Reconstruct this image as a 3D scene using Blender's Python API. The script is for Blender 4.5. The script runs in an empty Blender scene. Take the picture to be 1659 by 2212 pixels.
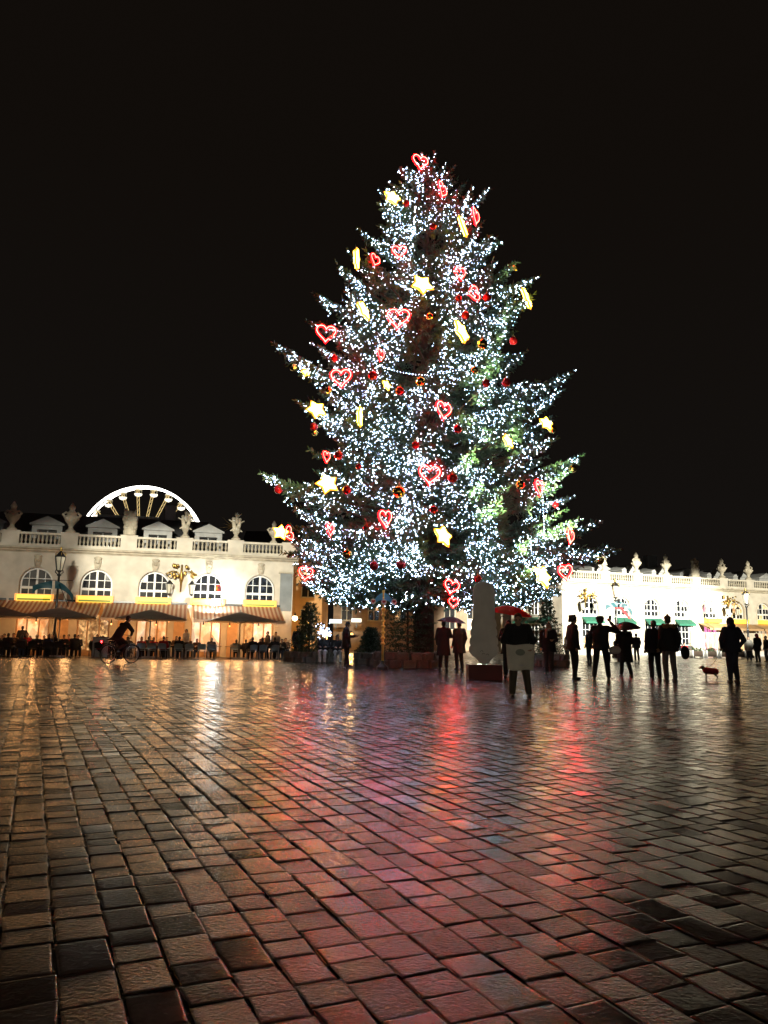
import bpy, bmesh, math, random
import numpy as np
from mathutils import Vector, Matrix, Euler

rnd = random.Random(7)
rng = np.random.default_rng(7)
SC = bpy.context.scene
COL = SC.collection
PI = math.pi
R = math.radians

# ------------------------------------------------------------------ camera
FPX, HCAM = 1671.0, 1.0                       # focal length in the 1659 px wide picture, eye height
PITCH, ROLL = math.atan(278 / FPX), R(.9)
cam = bpy.data.cameras.new('camera')
cam.sensor_fit = 'VERTICAL'; cam.sensor_height = 24; cam.lens = 12 / (1106 / FPX)
cam.clip_start = .05; cam.clip_end = 2000
camo = bpy.data.objects.new('camera', cam); COL.objects.link(camo)
camo.matrix_world = (Matrix.Translation((0, 0, HCAM)) @ Matrix.Rotation(PI / 2 + PITCH, 4, 'X') @ Matrix.Rotation(ROLL, 4, 'Z'))
SC.camera = camo

# ------------------------------------------------------------------ night sky
W = bpy.data.worlds.new('World'); SC.world = W; W.use_nodes = True
nt = W.node_tree; nt.nodes.clear()
wo = nt.nodes.new('ShaderNodeOutputWorld'); bg = nt.nodes.new('ShaderNodeBackground')
tc = nt.nodes.new('ShaderNodeTexCoord'); sx = nt.nodes.new('ShaderNodeSeparateXYZ'); cr = nt.nodes.new('ShaderNodeValToRGB')
cr.color_ramp.elements[0].position = 0.0; cr.color_ramp.elements[0].color = (.0068, .0057, .0050, 1)
cr.color_ramp.elements[1].position = .55; cr.color_ramp.elements[1].color = (.0054, .0039, .0029, 1)
nt.links.new(tc.outputs['Generated'], sx.inputs[0]); nt.links.new(sx.outputs['Z'], cr.inputs[0])
nt.links.new(cr.outputs[0], bg.inputs['Color']); nt.links.new(bg.outputs[0], wo.inputs['Surface'])
bg.inputs['Strength'].default_value = 1.0
SC.view_settings.view_transform = 'Standard'; SC.view_settings.look = 'None'
SC.view_settings.exposure = 0; SC.view_settings.gamma = 1
SC.render.engine = 'CYCLES'
SC.cycles.use_denoising = True
SC.cycles.max_bounces = 5; SC.cycles.diffuse_bounces = 2; SC.cycles.glossy_bounces = 3; SC.cycles.transmission_bounces = 3
SC.cycles.sample_clamp_indirect = 6; SC.cycles.caustics_reflective = False; SC.cycles.caustics_refractive = False

# floodlights of the square (they stand on the roofs behind the photographer)
def spot(name, loc, target, watts, half_h, half_v, col, soft=.4, blend=.35):
    l = bpy.data.lights.new(name, 'SPOT'); l.energy = watts; l.color = col; l.shadow_soft_size = soft
    l.spot_size = 2 * half_h; l.spot_blend = blend
    o = bpy.data.objects.new(name, l); COL.objects.link(o); o.location = loc
    o.rotation_euler = (Vector(target) - Vector(loc)).to_track_quat('-Z', 'Y').to_euler()
    o.scale = (1, math.tan(half_v) / math.tan(half_h), 1)
    return o
WARM = (1, .93, .74); THW = 2.3e4
spot('floodlight_beam', (-4, -35, 15), (-11.5, 52.7, 5.5), 4.8e5, R(6.2), R(2.6), WARM)
spot('floodlight_beam', (-2, -35, 15), (-19, 50.5, 5.5), 1.1e5, R(5.0), R(2.6), WARM)
spot('floodlight_beam', (36, -35, 15), (23.0, 74.5, 4.2), 2.9e6, R(7.2), R(3.0), (1, .95, .78))
spot('floodlight_beam', (40, -35, 15), (38, 81, 4.5), 1.1e6, R(4.2), R(2.8), WARM)

# ------------------------------------------------------------------ helpers
def ray(px, py):
    dx = (px - 829.5) / FPX; dy = (1106 - py) / FPX
    cp, sp, c, s = math.cos(PITCH), math.sin(PITCH), math.cos(ROLL), math.sin(ROLL)
    a = dx * c - dy * s; b = dx * s + dy * c
    return a, cp - b * sp, sp + b * cp
def at(px, py, Y):
    d = ray(px, py); k = Y / d[1]
    return Vector((d[0] * k, Y, HCAM + d[2] * k))
def smooth(t):
    t = min(max(t, 0), 1); return t * t * (3 - 2 * t)
def gz(x, y):                                  # the square falls gently towards the cafe terrace
    return -.25 * smooth((y - 26) / 26) * smooth((4 - x) / 12)
def gnd(px, py):
    z = 0
    for _ in range(4):
        d = ray(px, py); k = (z - HCAM) / d[2]; z = gz(d[0] * k, d[1] * k)
    return Vector((d[0] * k, d[1] * k, z))

ORD = ('first second third fourth fifth sixth seventh eighth ninth tenth eleventh twelfth thirteenth fourteenth fifteenth sixteenth '
       'seventeenth eighteenth nineteenth twentieth twenty-first twenty-second twenty-third twenty-fourth twenty-fifth twenty-sixth '
       'twenty-seventh twenty-eighth twenty-ninth thirtieth thirty-first thirty-second thirty-third thirty-fourth thirty-fifth '
       'thirty-sixth thirty-seventh thirty-eighth thirty-ninth fortieth').split()

class MB:
    def __init__(s): s.v = []; s.f = []
    def add(s, vs, fs, M=None):
        n = len(s.v)
        s.v += [tuple(M @ Vector(p)) for p in vs] if M else [tuple(p) for p in vs]
        s.f += [tuple(i + n for i in f) for f in fs]; return s
    def box(s, x0, x1, y0, y1, z0, z1, M=None):
        return s.add([(x0, y0, z0), (x1, y0, z0), (x1, y1, z0), (x0, y1, z0), (x0, y0, z1), (x1, y0, z1), (x1, y1, z1), (x0, y1, z1)],
                     [(0, 3, 2, 1), (4, 5, 6, 7), (0, 1, 5, 4), (1, 2, 6, 5), (2, 3, 7, 6), (3, 0, 4, 7)], M)
    def tube(s, pts, rad, n=8, cap=True, closed=False):
        pts = [Vector(p) for p in pts]; m = len(pts)
        rads = rad if isinstance(rad, (list, tuple)) else [rad] * m
        vs = []; up = None
        for i, p in enumerate(pts):
            a = pts[(i - 1) % m] if (closed or i > 0) else p
            b = pts[(i + 1) % m] if (closed or i < m - 1) else p
            t = (b - a).normalized()
            if up is None:
                up = t.orthogonal().normalized()
            up = (up - t * up.dot(t))
            up = up.normalized() if up.length > 1e-6 else t.orthogonal().normalized()
            w = t.cross(up)
            for k in range(n):
                q = 2 * PI * k / n
                vs.append(p + (up * math.cos(q) + w * math.sin(q)) * rads[i])
        fs = []
        for i in range(m if closed else m - 1):
            j = (i + 1) % m
            for k in range(n):
                l = (k + 1) % n
                fs.append((i * n + k, i * n + l, j * n + l, j * n + k))
        if cap and not closed:
            fs.append(tuple(range(n - 1, -1, -1))); fs.append(tuple((m - 1) * n + k for k in range(n)))
        return s.add(vs, fs)
    def lathe(s, prof, n=12, M=None, cap=True):
        vs = [(r * math.cos(2 * PI * k / n), r * math.sin(2 * PI * k / n), z) for r, z in prof for k in range(n)]
        fs = [(i * n + k, i * n + (k + 1) % n, (i + 1) * n + (k + 1) % n, (i + 1) * n + k) for i in range(len(prof) - 1) for k in range(n)]
        if cap:
            fs.append(tuple(range(n - 1, -1, -1))); fs.append(tuple((len(prof) - 1) * n + k for k in range(n)))
        return s.add(vs, fs, M)
    def prism(s, poly, y0, y1, M=None):            # polygon in the xz plane pushed from y0 to y1
        n = len(poly)
        vs = [(x, y0, z) for x, z in poly] + [(x, y1, z) for x, z in poly]
        fs = [tuple(range(n)), tuple(range(2 * n - 1, n - 1, -1))] + [(i, i + n, (i + 1) % n + n, (i + 1) % n) for i in range(n)]
        return s.add(vs, fs, M)
    def ball(s, c, r, n=10, m=7, M=None):
        r = r if isinstance(r, (tuple, list)) else (r, r, r)
        vs = [(c[0], c[1], c[2] + r[2])]
        for i in range(1, m):
            a = PI * i / m
            vs += [(c[0] + r[0] * math.sin(a) * math.cos(2 * PI * k / n), c[1] + r[1] * math.sin(a) * math.sin(2 * PI * k / n), c[2] + r[2] * math.cos(a)) for k in range(n)]
        vs.append((c[0], c[1], c[2] - r[2])); e = len(vs) - 1
        fs = [(0, 1 + k, 1 + (k + 1) % n) for k in range(n)]
        for i in range(m - 2):
            fs += [(1 + i * n + k, 1 + (i + 1) * n + k, 1 + (i + 1) * n + (k + 1) % n, 1 + i * n + (k + 1) % n) for k in range(n)]
        fs += [(e, 1 + (m - 2) * n + (k + 1) % n, 1 + (m - 2) * n + k) for k in range(n)]
        return s.add(vs, fs, M)
    def cap(s, a, b, ra, rb=None, n=8):            # tapered capsule
        rb = ra if rb is None else rb
        a, b = Vector(a), Vector(b); d = (b - a); L = d.length
        t = d / L if L > 1e-6 else Vector((0, 0, 1))
        pts, rad = [], []
        for i in (-3, -2, -1, 0):
            q = PI / 2 * i / 3.0001; pts.append(a + t * ra * math.sin(q)); rad.append(ra * math.cos(q) + 1e-4)
        for i in (0, 1, 2, 3):
            q = PI / 2 * i / 3.0001; pts.append(b + t * rb * math.sin(q)); rad.append(rb * math.cos(q) + 1e-4)
        return s.tube(pts, rad, n)
    def mesh(s, name, m=None, sm=False):
        me = bpy.data.meshes.new(name); me.from_pydata(s.v, [], s.f); me.update()
        if m: me.materials.append(m)
        if sm: me.polygons.foreach_set('use_smooth', [True] * len(me.polygons))
        return me
    def build(s, name, m, parent=None, sm=False, loc=None, rot=None):
        return link(name, s.mesh(name, m, sm), parent, loc, rot)
def link(name, me, parent=None, loc=None, rot=None):
    o = bpy.data.objects.new(name, me); COL.objects.link(o)
    if parent: o.parent = parent
    if loc is not None: o.location = loc
    if rot is not None: o.rotation_euler = rot
    return o
def tag(o, label, cat, group=None, kind=None):
    if label: o['label'] = label
    if cat: o['category'] = cat
    if group: o['group'] = group
    if kind: o['kind'] = kind
    return o
def thing(name, label, cat, loc=(0, 0, 0), rz=0, group=None, scale=1):
    o = bpy.data.objects.new(name, None); COL.objects.link(o); o.empty_display_size = .2
    o.location = loc; o.rotation_euler = (0, 0, rz); o.scale = (scale,) * 3
    return tag(o, label, cat, group)
def dup(root, loc, rz, label, scale=None):
    r = root.copy(); COL.objects.link(r); r.location = loc; r.rotation_euler = (0, 0, rz); r['label'] = label
    if scale: r.scale = (scale,) * 3
    for ch in list(root.children):
        c = ch.copy(); COL.objects.link(c); c.parent = r
        for g in list(ch.children):
            d = g.copy(); COL.objects.link(d); d.parent = c
    return r
def structure(o): o['kind'] = 'structure'; return o

# ------------------------------------------------------------------ materials
MATS = {}
def mat(name, col, rough=.6, metal=0, var=.12, scale=3, bump=0, bscale=40, emit=None, estr=0, spec=.5, rvar=0, coat=0):
    if name in MATS: return MATS[name]
    m = bpy.data.materials.new(name); m.use_nodes = True; n = m.node_tree; b = n.nodes['Principled BSDF']
    b.inputs['Base Color'].default_value = (*col, 1); b.inputs['Roughness'].default_value = rough
    b.inputs['Metallic'].default_value = metal; b.inputs['Specular IOR Level'].default_value = spec
    if coat: b.inputs['Coat Weight'].default_value = coat; b.inputs['Coat Roughness'].default_value = .08
    tcn = n.nodes.new('ShaderNodeTexCoord')
    if var:
        no = n.nodes.new('ShaderNodeTexNoise'); no.inputs['Scale'].default_value = scale; no.inputs['Detail'].default_value = 6
        n.links.new(tcn.outputs['Object'], no.inputs['Vector'])
        mr = n.nodes.new('ShaderNodeMapRange'); mr.inputs[1].default_value = .3; mr.inputs[2].default_value = .7
        mr.inputs[3].default_value = 1 - var; mr.inputs[4].default_value = 1 + var
        n.links.new(no.outputs[0], mr.inputs[0])
        mx = n.nodes.new('ShaderNodeMix'); mx.data_type = 'RGBA'; mx.blend_type = 'MULTIPLY'; mx.inputs[0].default_value = 1
        mx.inputs[6].default_value = (*col, 1); n.links.new(mr.outputs[0], mx.inputs[7]); n.links.new(mx.outputs[2], b.inputs['Base Color'])
        if rvar:
            m2 = n.nodes.new('ShaderNodeMapRange'); m2.inputs[1].default_value = .3; m2.inputs[2].default_value = .7
            m2.inputs[3].default_value = max(.02, rough - rvar); m2.inputs[4].default_value = rough + rvar
            n.links.new(no.outputs[0], m2.inputs[0]); n.links.new(m2.outputs[0], b.inputs['Roughness'])
    if bump:
        nb = n.nodes.new('ShaderNodeTexNoise'); nb.inputs['Scale'].default_value = bscale; nb.inputs['Detail'].default_value = 4
        bu = n.nodes.new('ShaderNodeBump'); bu.inputs['Strength'].default_value = bump; bu.inputs['Distance'].default_value = .02
        n.links.new(tcn.outputs['Object'], nb.inputs['Vector']); n.links.new(nb.outputs[0], bu.inputs['Height']); n.links.new(bu.outputs[0], b.inputs['Normal'])
    if emit:
        b.inputs['Emission Color'].default_value = (*emit, 1); b.inputs['Emission Strength'].default_value = estr
    MATS[name] = m; return m

LIME = mat('limestone', (.50, .46, .385), .75, var=.17, scale=1.1, bump=.25, bscale=18)
LIME2 = mat('weathered limestone', (.40, .36, .28), .8, var=.25, scale=2.2, bump=.4, bscale=14)
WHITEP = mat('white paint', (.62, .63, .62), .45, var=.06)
DORM = mat('dimmed white dormer paint', (.27, .275, .27), .6, var=.15)  # dormer white darkened in the colour for the weaker light up there
GLASS = mat('window glass', (.012, .014, .018), .04, var=0, spec=.7)
SLATE = mat('slate roof', (.030, .031, .034), .55, var=.3, scale=6, bump=.4, bscale=30)
GREYP = mat('grey panel', (.16, .18, .19), .6, var=.2, scale=1.5)
BLACKM = mat('black iron', (.012, .012, .013), .35, var=.2, scale=9)
GOLD = mat('gilding', (.42, .28, .085), .42, 1, var=.25, scale=9)
BARK = mat('bark', (.055, .035, .022), .9, var=.3, scale=7, bump=.6, bscale=20)

def stone_material():
    m = bpy.data.materials.new('wet paving stone'); m.use_nodes = True; n = m.node_tree; b = n.nodes['Principled BSDF']; L = n.links.new
    at_ = n.nodes.new('ShaderNodeAttribute'); at_.attribute_name = 'tint'
    sp = n.nodes.new('ShaderNodeSeparateColor'); L(at_.outputs['Color'], sp.inputs[0])
    geo = n.nodes.new('ShaderNodeNewGeometry')
    ramp = n.nodes.new('ShaderNodeValToRGB'); e = ramp.color_ramp.elements
    e[0].position = 0; e[0].color = (.033, .030, .028, 1); e[1].position = 1; e[1].color = (.098, .082, .070, 1)
    k = e.new(.45); k.color = (.064, .054, .047, 1)
    L(sp.outputs[0], ramp.inputs[0])
    n1 = n.nodes.new('ShaderNodeTexNoise'); n1.inputs['Scale'].default_value = 28; n1.inputs['Detail'].default_value = 8; n1.inputs['Roughness'].default_value = .65
    L(geo.outputs['Position'], n1.inputs['Vector'])
    mr = n.nodes.new('ShaderNodeMapRange'); mr.inputs[1].default_value = .3; mr.inputs[2].default_value = .75; mr.inputs[3].default_value = .6; mr.inputs[4].default_value = 1.3
    L(n1.outputs[0], mr.inputs[0])
    mx = n.nodes.new('ShaderNodeMix'); mx.data_type = 'RGBA'; mx.blend_type = 'MULTIPLY'; mx.inputs[0].default_value = 1
    L(ramp.outputs[0], mx.inputs[6]); L(mr.outputs[0], mx.inputs[7]); L(mx.outputs[2], b.inputs['Base Color'])
    # wetness: broad patches plus a value per stone
    n2 = n.nodes.new('ShaderNodeTexNoise'); n2.inputs['Scale'].default_value = .8; n2.inputs['Detail'].default_value = 3; L(geo.outputs['Position'], n2.inputs['Vector'])
    ad = n.nodes.new('ShaderNodeMath'); ad.operation = 'MULTIPLY_ADD'; ad.inputs[1].default_value = .55; L(n2.outputs[0], ad.inputs[0])
    hs = n.nodes.new('ShaderNodeMath'); hs.operation = 'MULTIPLY'; hs.inputs[1].default_value = .45; L(sp.outputs[1], hs.inputs[0]); L(hs.outputs[0], ad.inputs[2])
    rr = n.nodes.new('ShaderNodeMapRange'); rr.inputs[1].default_value = .2; rr.inputs[2].default_value = .8; rr.inputs[3].default_value = .08; rr.inputs[4].default_value = .26
    L(ad.outputs[0], rr.inputs[0]); L(rr.outputs[0], b.inputs['Roughness'])
    b.inputs['Specular IOR Level'].default_value = .23
    n3 = n.nodes.new('ShaderNodeTexNoise'); n3.inputs['Scale'].default_value = 62; n3.inputs['Detail'].default_value = 7; n3.inputs['Roughness'].default_value = .6; L(geo.outputs['Position'], n3.inputs['Vector'])
    bs = n.nodes.new('ShaderNodeMapRange'); bs.inputs[3].default_value = .20; bs.inputs[4].default_value = .85; L(sp.outputs[2], bs.inputs[0])
    bu = n.nodes.new('ShaderNodeBump'); bu.inputs['Distance'].default_value = .006; L(bs.outputs[0], bu.inputs['Strength']); L(n3.outputs[0], bu.inputs['Height'])
    L(bu.outputs[0], b.inputs['Normal'])
    return m
STONE = stone_material()
JOINT = mat('wet joint sand', (.030, .024, .018), .22, var=.4, scale=12, bump=.7, bscale=60, rvar=.12)
FARPAVE = mat('distant wet paving', (.12, .085, .065), .3, var=.35, scale=2.5, bump=.25, bscale=5, rvar=.1)

# ------------------------------------------------------------------ ground
def ground():
    xs = np.linspace(-90, 90, 73); ys = np.concatenate([np.linspace(-45, 0, 10), np.linspace(2, 130, 65), [220, 420]])
    vs = [(x, y, gz(x, y) - .012) for y in ys for x in xs]; nx = len(xs)
    fs = [(j * nx + i, j * nx + i + 1, (j + 1) * nx + i + 1, (j + 1) * nx + i) for j in range(len(ys) - 1) for i in range(nx - 1)]
    me = bpy.data.meshes.new('ground'); me.from_pydata(vs, [], fs); me.materials.append(JOINT); me.materials.append(FARPAVE)
    for p in me.polygons:
        p.use_smooth = True
        if p.center.y > 45 or p.center.y < 0 or abs(p.center.x) > .62 * p.center.y + 6: p.material_index = 1
    return structure(link('ground', me))
GROUND = ground()

def pave():
    th = R(24); d = np.array((-math.sin(th), math.cos(th))); t = np.array((math.cos(th), math.sin(th)))
    st = []                                         # s, t centres, half sizes
    tt = -36.0
    while tt < 50:
        w = rnd.uniform(.145, .170); tc = tt + w / 2; s = -16 + rnd.uniform(0, .2)
        while s < 56:
            l = rnd.choice((.135, .155, .175, .195, .22, .25)) * rnd.uniform(.93, 1.07); sc = s + l / 2
            x, y = sc * d + tc * t
            if .3 < y < 45 and abs(x) < .54 * y + 4.2:
                st.append((x, y, l / 2 - rnd.uniform(.0008, .0022), w / 2 - rnd.uniform(.0018, .0048)))
            s += l
        tt += w
    st = np.array(st)
    dist = np.hypot(st[:, 0], st[:, 1]); inframe = np.abs(st[:, 0]) < .50 * st[:, 1] + .12
    inframe &= st[:, 1] > 2.12
    key = dist + np.where(inframe, 0, 1000); o = np.argsort(key, kind='stable'); st = st[o]
    N = len(st); near, far = st[:300], st[300:]
    tintc = lambda n: np.stack([np.clip(rng.normal(.5, .14, n), 0, 1) * np.where(rng.random(n) < .06, .35, 1), rng.random(n), rng.random(n) ** 1.3, np.ones(n)], 1)
    # near stones: a cushioned 7 x 7 top each, one object per stone
    G = 8
    e = np.array([-1, -.968, -.90, -.80, .80, .90, .968, 1.0]); drop = np.array([1, .32, .05, 0, 0, .05, .32, 1.0])
    tn = tintc(300)
    for i, (x, y, a, b) in enumerate(near):
        h = rnd.gauss(0, .0012); tilt = (rnd.gauss(0, .0035), rnd.gauss(0, .0035))
        amp = .0002
        vs = []
        ca = [(rnd.uniform(-.006, .006), rnd.uniform(-.006, .006)) for _ in range(4)]
        for iu, u in enumerate(e):
            for iv, v in enumerate(e):
                fu, fv = (u + 1) / 2, (v + 1) / 2
                jx = ca[0][0] * (1 - fu) * (1 - fv) + ca[1][0] * fu * (1 - fv) + ca[2][0] * fu * fv + ca[3][0] * (1 - fu) * fv
                jy = ca[0][1] * (1 - fu) * (1 - fv) + ca[1][1] * fu * (1 - fv) + ca[2][1] * fu * fv + ca[3][1] * (1 - fu) * fv
                z = h - .0036 * max(drop[iu], drop[iv]) + tilt[0] * u * a * 2 + tilt[1] * v * b * 2 + rnd.gauss(0, amp)
                p = (u * a + jx) * d + (v * b + jy) * t
                vs.append((p[0], p[1], z))
        fs = [(j * G + k, (j + 1) * G + k, (j + 1) * G + k + 1, j * G + k + 1) for j in range(G - 1) for k in range(G - 1)]
        rim = [(0, k) for k in range(G)] + [(j, G - 1) for j in range(1, G)] + [(G - 1, k) for k in range(G - 2, -1, -1)] + [(j, 0) for j in range(G - 2, 0, -1)]
        ids = [j * G + k for j, k in rim]; n0 = len(vs)
        vs += [(vs[q][0], vs[q][1], -.05) for q in ids]; m = len(ids)
        fs += [(ids[q], n0 + q, n0 + (q + 1) % m, ids[(q + 1) % m]) for q in range(m)]
        fs = [f[::-1] for f in fs]
        me = bpy.data.meshes.new('paving_stone'); me.from_pydata(vs, [], fs); me.materials.append(STONE)
        me.polygons.foreach_set('use_smooth', [True] * len(me.polygons))
        ac = me.attributes.new('tint', 'FLOAT_COLOR', 'POINT'); ac.data.foreach_set('color', np.tile(tn[i], len(vs)))
        link('paving_stone', me, GROUND, (x, y, gz(x, y)))
    # all the other stones
    n = len(far); x, y, a, b = far.T
    z0 = np.array([gz(p, q) for p, q in zip(x, y)]) + rng.normal(0, .0010, n)
    tu, tv = rng.normal(0, .0055, n), rng.normal(0, .0055, n)
    V = np.zeros((n, 12, 3)); cs = [(-1, -1), (1, -1), (1, 1), (-1, 1)]
    jit = rng.uniform(-.005, .005, (n, 4, 2))
    for r_, (ins, dz) in enumerate(((0, -.05), (0, -.006), (.009, 0))):
        for c, (u, v) in enumerate(cs):
            pu = u * (a - ins) + jit[:, c, 0]; pv = v * (b - ins) + jit[:, c, 1]
            V[:, r_ * 4 + c, 0] = x + pu * d[0] + pv * t[0]; V[:, r_ * 4 + c, 1] = y + pu * d[1] + pv * t[1]
            V[:, r_ * 4 + c, 2] = z0 + dz + (tu * pu * 2 + tv * pv * 2 if r_ else 0)
    F = [(8, 11, 10, 9)]
    for r_ in (0, 1):
        F += [(r_ * 4 + c, r_ * 4 + 4 + c, r_ * 4 + 4 + (c + 1) % 4, r_ * 4 + (c + 1) % 4) for c in range(4)]
    F = np.array(F); faces = (F[None] + (np.arange(n) * 12)[:, None, None]).reshape(-1, 4)
    me = quads_mesh('paving_stones', V.reshape(-1, 3), faces, STONE)
    ac = me.attributes.new('tint', 'FLOAT_COLOR', 'POINT'); ac.data.foreach_set('color', np.repeat(tintc(n), 12, 0).ravel())
    o = link('paving', me, GROUND); o['kind'] = 'stuff'
def quads_mesh(name, V, Fc, m, smooth_=False):
    k = Fc.shape[1]; me = bpy.data.meshes.new(name)
    me.vertices.add(len(V)); me.vertices.foreach_set('co', np.asarray(V, np.float32).ravel())
    me.loops.add(Fc.size); me.loops.foreach_set('vertex_index', np.asarray(Fc, np.int32).ravel())
    me.polygons.add(len(Fc)); me.polygons.foreach_set('loop_start', np.arange(0, Fc.size, k, dtype=np.int32))
    me.polygons.foreach_set('use_smooth', np.full(len(Fc), smooth_))
    me.update(calc_edges=True); me.validate(); me.materials.append(m); return me
pave()

# ------------------------------------------------------------------ facades
def arch_pts(c, a, zs, n=14, rise=None):
    rise = a if rise is None else rise
    return [(c - a * math.cos(PI * i / n), zs + rise * math.sin(PI * i / n)) for i in range(n + 1)]
def facade_wall(parent, bays, u0, u1, z0, z1, a, zs, m, dep=.42):
    w = MB(); edges = [u0]
    for c in bays: edges += [c - a, c + a]
    edges.append(u1)
    for i in range(0, len(edges), 2):
        w.box(edges[i], edges[i + 1], 0, .5, z0, z1)
    for c in bays:
        ap = arch_pts(c, a, zs)
        for (xa, za), (xb, zb) in zip(ap, ap[1:]):
            w.add([(xa, 0, za), (xb, 0, zb), (xb, 0, z1), (xa, 0, z1), (xa, dep, za), (xb, dep, zb)], [(0, 1, 2, 3), (4, 5, 1, 0)])
    return w.build('wall', m, parent)
def band(prof, u0, u1):                            # profile of (y, z) swept along the facade
    b = MB(); n = len(prof)
    b.add([(u0, y, z) for y, z in prof] + [(u1, y, z) for y, z in prof],
          [tuple(range(n)), tuple(range(2 * n - 1, n - 1, -1))] + [(i, i + n, (i + 1) % n + n, (i + 1) % n) for i in range(n)])
    return b
def clip_col(x0, x1, z0, c, a, zs):                # a pane under the arch
    pts = [(x0, z0), (x1, z0)]
    for i in range(5):
        x = x1 + (x0 - x1) * i / 4
        zz = zs + math.sqrt(max(a * a - (x - c) ** 2, 0)); pts.append((x, max(zz, z0 + .03)))
    return pts
def arch_window(parent, c, a, zb, zs, y, frame_m, pane_m, rows=((0, .46), (.62, 1.1)), y_glass=.05):
    """white casement under a round arch: frame > panes"""
    f = MB(); ai = a - .02
    ap = arch_pts(c, ai, zs); ip = arch_pts(c, ai - .09, zs)
    for i in range(len(ap) - 1):
        (xa, za), (xb, zb_) = ap[i], ap[i + 1]; (xc, zc), (xd, zd) = ip[i + 1], ip[i]
        f.prism([(xa, za), (xb, zb_), (xc, zc), (xd, zd)], y, y + .09)
    for s in (-1, 1):
        f.box(min(c + s * ai, c + s * (ai - .09)), max(c + s * ai, c + s * (ai - .09)), y, y + .09, zb, zs)
    f.box(c - .065, c + .065, y - .015, y + .085, zb, zs + ai - .05)
    rr = [(zb + p, zb + q) for p, q in rows]
    f.box(c - ai + .088, c + ai - .088, y - .008, y + .082, zb, zb + .06)
    f.box(c - ai + .088, c + ai - .088, y - .011, y + .083, rr[0][1], rr[1][0])
    cols = []
    for s in (-1, 1):
        xi, xo = c + s * .065, c + s * (ai - .09); lo, hi = min(xi, xo), max(xi, xo); md = (lo + hi) / 2
        f.box(md - .022, md + .022, y + .01, y + .07, zb + .05, zs + .72 * ai)
        cols += [(lo, md - .022), (md + .022, hi)]
    f.box(c - ai + .09, c + ai - .09, y + .012, y + .068, rr[1][1], rr[1][1] + .045)
    o = f.build('window', frame_m, parent)
    for ci, (x0, x1) in enumerate(cols):
        for ri in range(3):
            if ri < 2:
                z0, z1 = rr[ri]; z0 = max(z0, zb + .06); poly = [(x0, z0), (x1, z0), (x1, z1), (x0, z1)]
            else:
                poly = clip_col(x0, x1, rr[1][1] + .045, c, ai - .09, zs)
            mx = sum(p[0] for p in poly) / len(poly); mz = sum(p[1] for p in poly) / len(poly)
            p = MB().prism([(q[0] - mx, q[1] - mz) for q in poly], 0, .012)
            m_ = pane_m(ci, ri) if callable(pane_m) else pane_m
            p.build('pane', m_, o, loc=(mx, y + y_glass, mz), rot=(rnd.gauss(0, .018), 0, rnd.gauss(0, .03)))
    return o
BAL = MB().lathe([(.075, 0), (.075, .05), (.045, .08), (.05, .12), (.088, .22), (.075, .32), (.045, .42), (.042, .48), (.07, .53), (.07, .60)], 10).mesh('baluster', LIME2, True)
def balustrade(parent, u0, u1, peds, z, ph=.52, n_per=10):
    b = MB(); b.box(u0, u1, -.10, .22, z, z + .2); b.box(u0, u1, -.12, .24, z + .8, z + .94)
    o = b.build('balustrade', LIME, parent)
    ps = [u0 - ph] + list(peds) + [u1 + ph]
    for p in peds:
        MB().box(p - ph, p + ph, -.135, .26, z, z + .955).box(p - ph - .04, p + ph + .04, -.17, .30, z + .955, z + 1.02).build('pedestal', LIME, o)
    for a, b_ in zip(ps, ps[1:]):
        a, b_ = a + ph, b_ - ph
        if b_ - a < .4: continue
        n = max(2, round((b_ - a) / .25))
        for i in range(n):
            link('baluster', BAL, o, (a + (i + .5) * (b_ - a) / n, .06, z + .2))
    return o
def keystone(parent, c, z):
    k = MB(); k.prism([(c - .16, z - .1), (c + .16, z - .1), (c + .24, z + .35), (c - .24, z + .35)], -.12, .05)
    k.ball((c, -.12, z + .42), (.17, .15, .22)); k.ball((c, -.10, z + .58), (.25, .12, .12)); k.ball((c, -.24, z + .40), (.04, .05, .06))
    k.ball((c - .16, -.09, z + .36), (.07, .08, .16)); k.ball((c + .16, -.09, z + .36), (.07, .08, .16))
    k.build('keystone_mask', LIME2, parent, True)
def archivolt(parent, c, a, zs, z0, w=.16, m=None):
    o = MB(); p0 = arch_pts(c, a, zs, 18); p1 = arch_pts(c, a + w, zs, 18)
    for i in range(18):
        o.prism([p0[i], p1[i], p1[i + 1], p0[i + 1]][::-1], -.05, .04)
    for s in (-1, 1):
        x0, x1 = sorted((c + s * a, c + s * (a + w))); o.box(x0, x1, -.05, .04, z0, zs)
    o.build('arch_moulding', m or LIME, parent)
CORN = [(.2, 0), (.2, .34), (-.36, .34), (-.40, .29), (-.40, .22), (-.24, .16), (-.22, .08), (-.10, .04), (-.10, 0)]
def lit(name, col, s): return mat(name, tuple(min(1, c) * .5 for c in col), .5, var=0, emit=col, estr=s)

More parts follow.
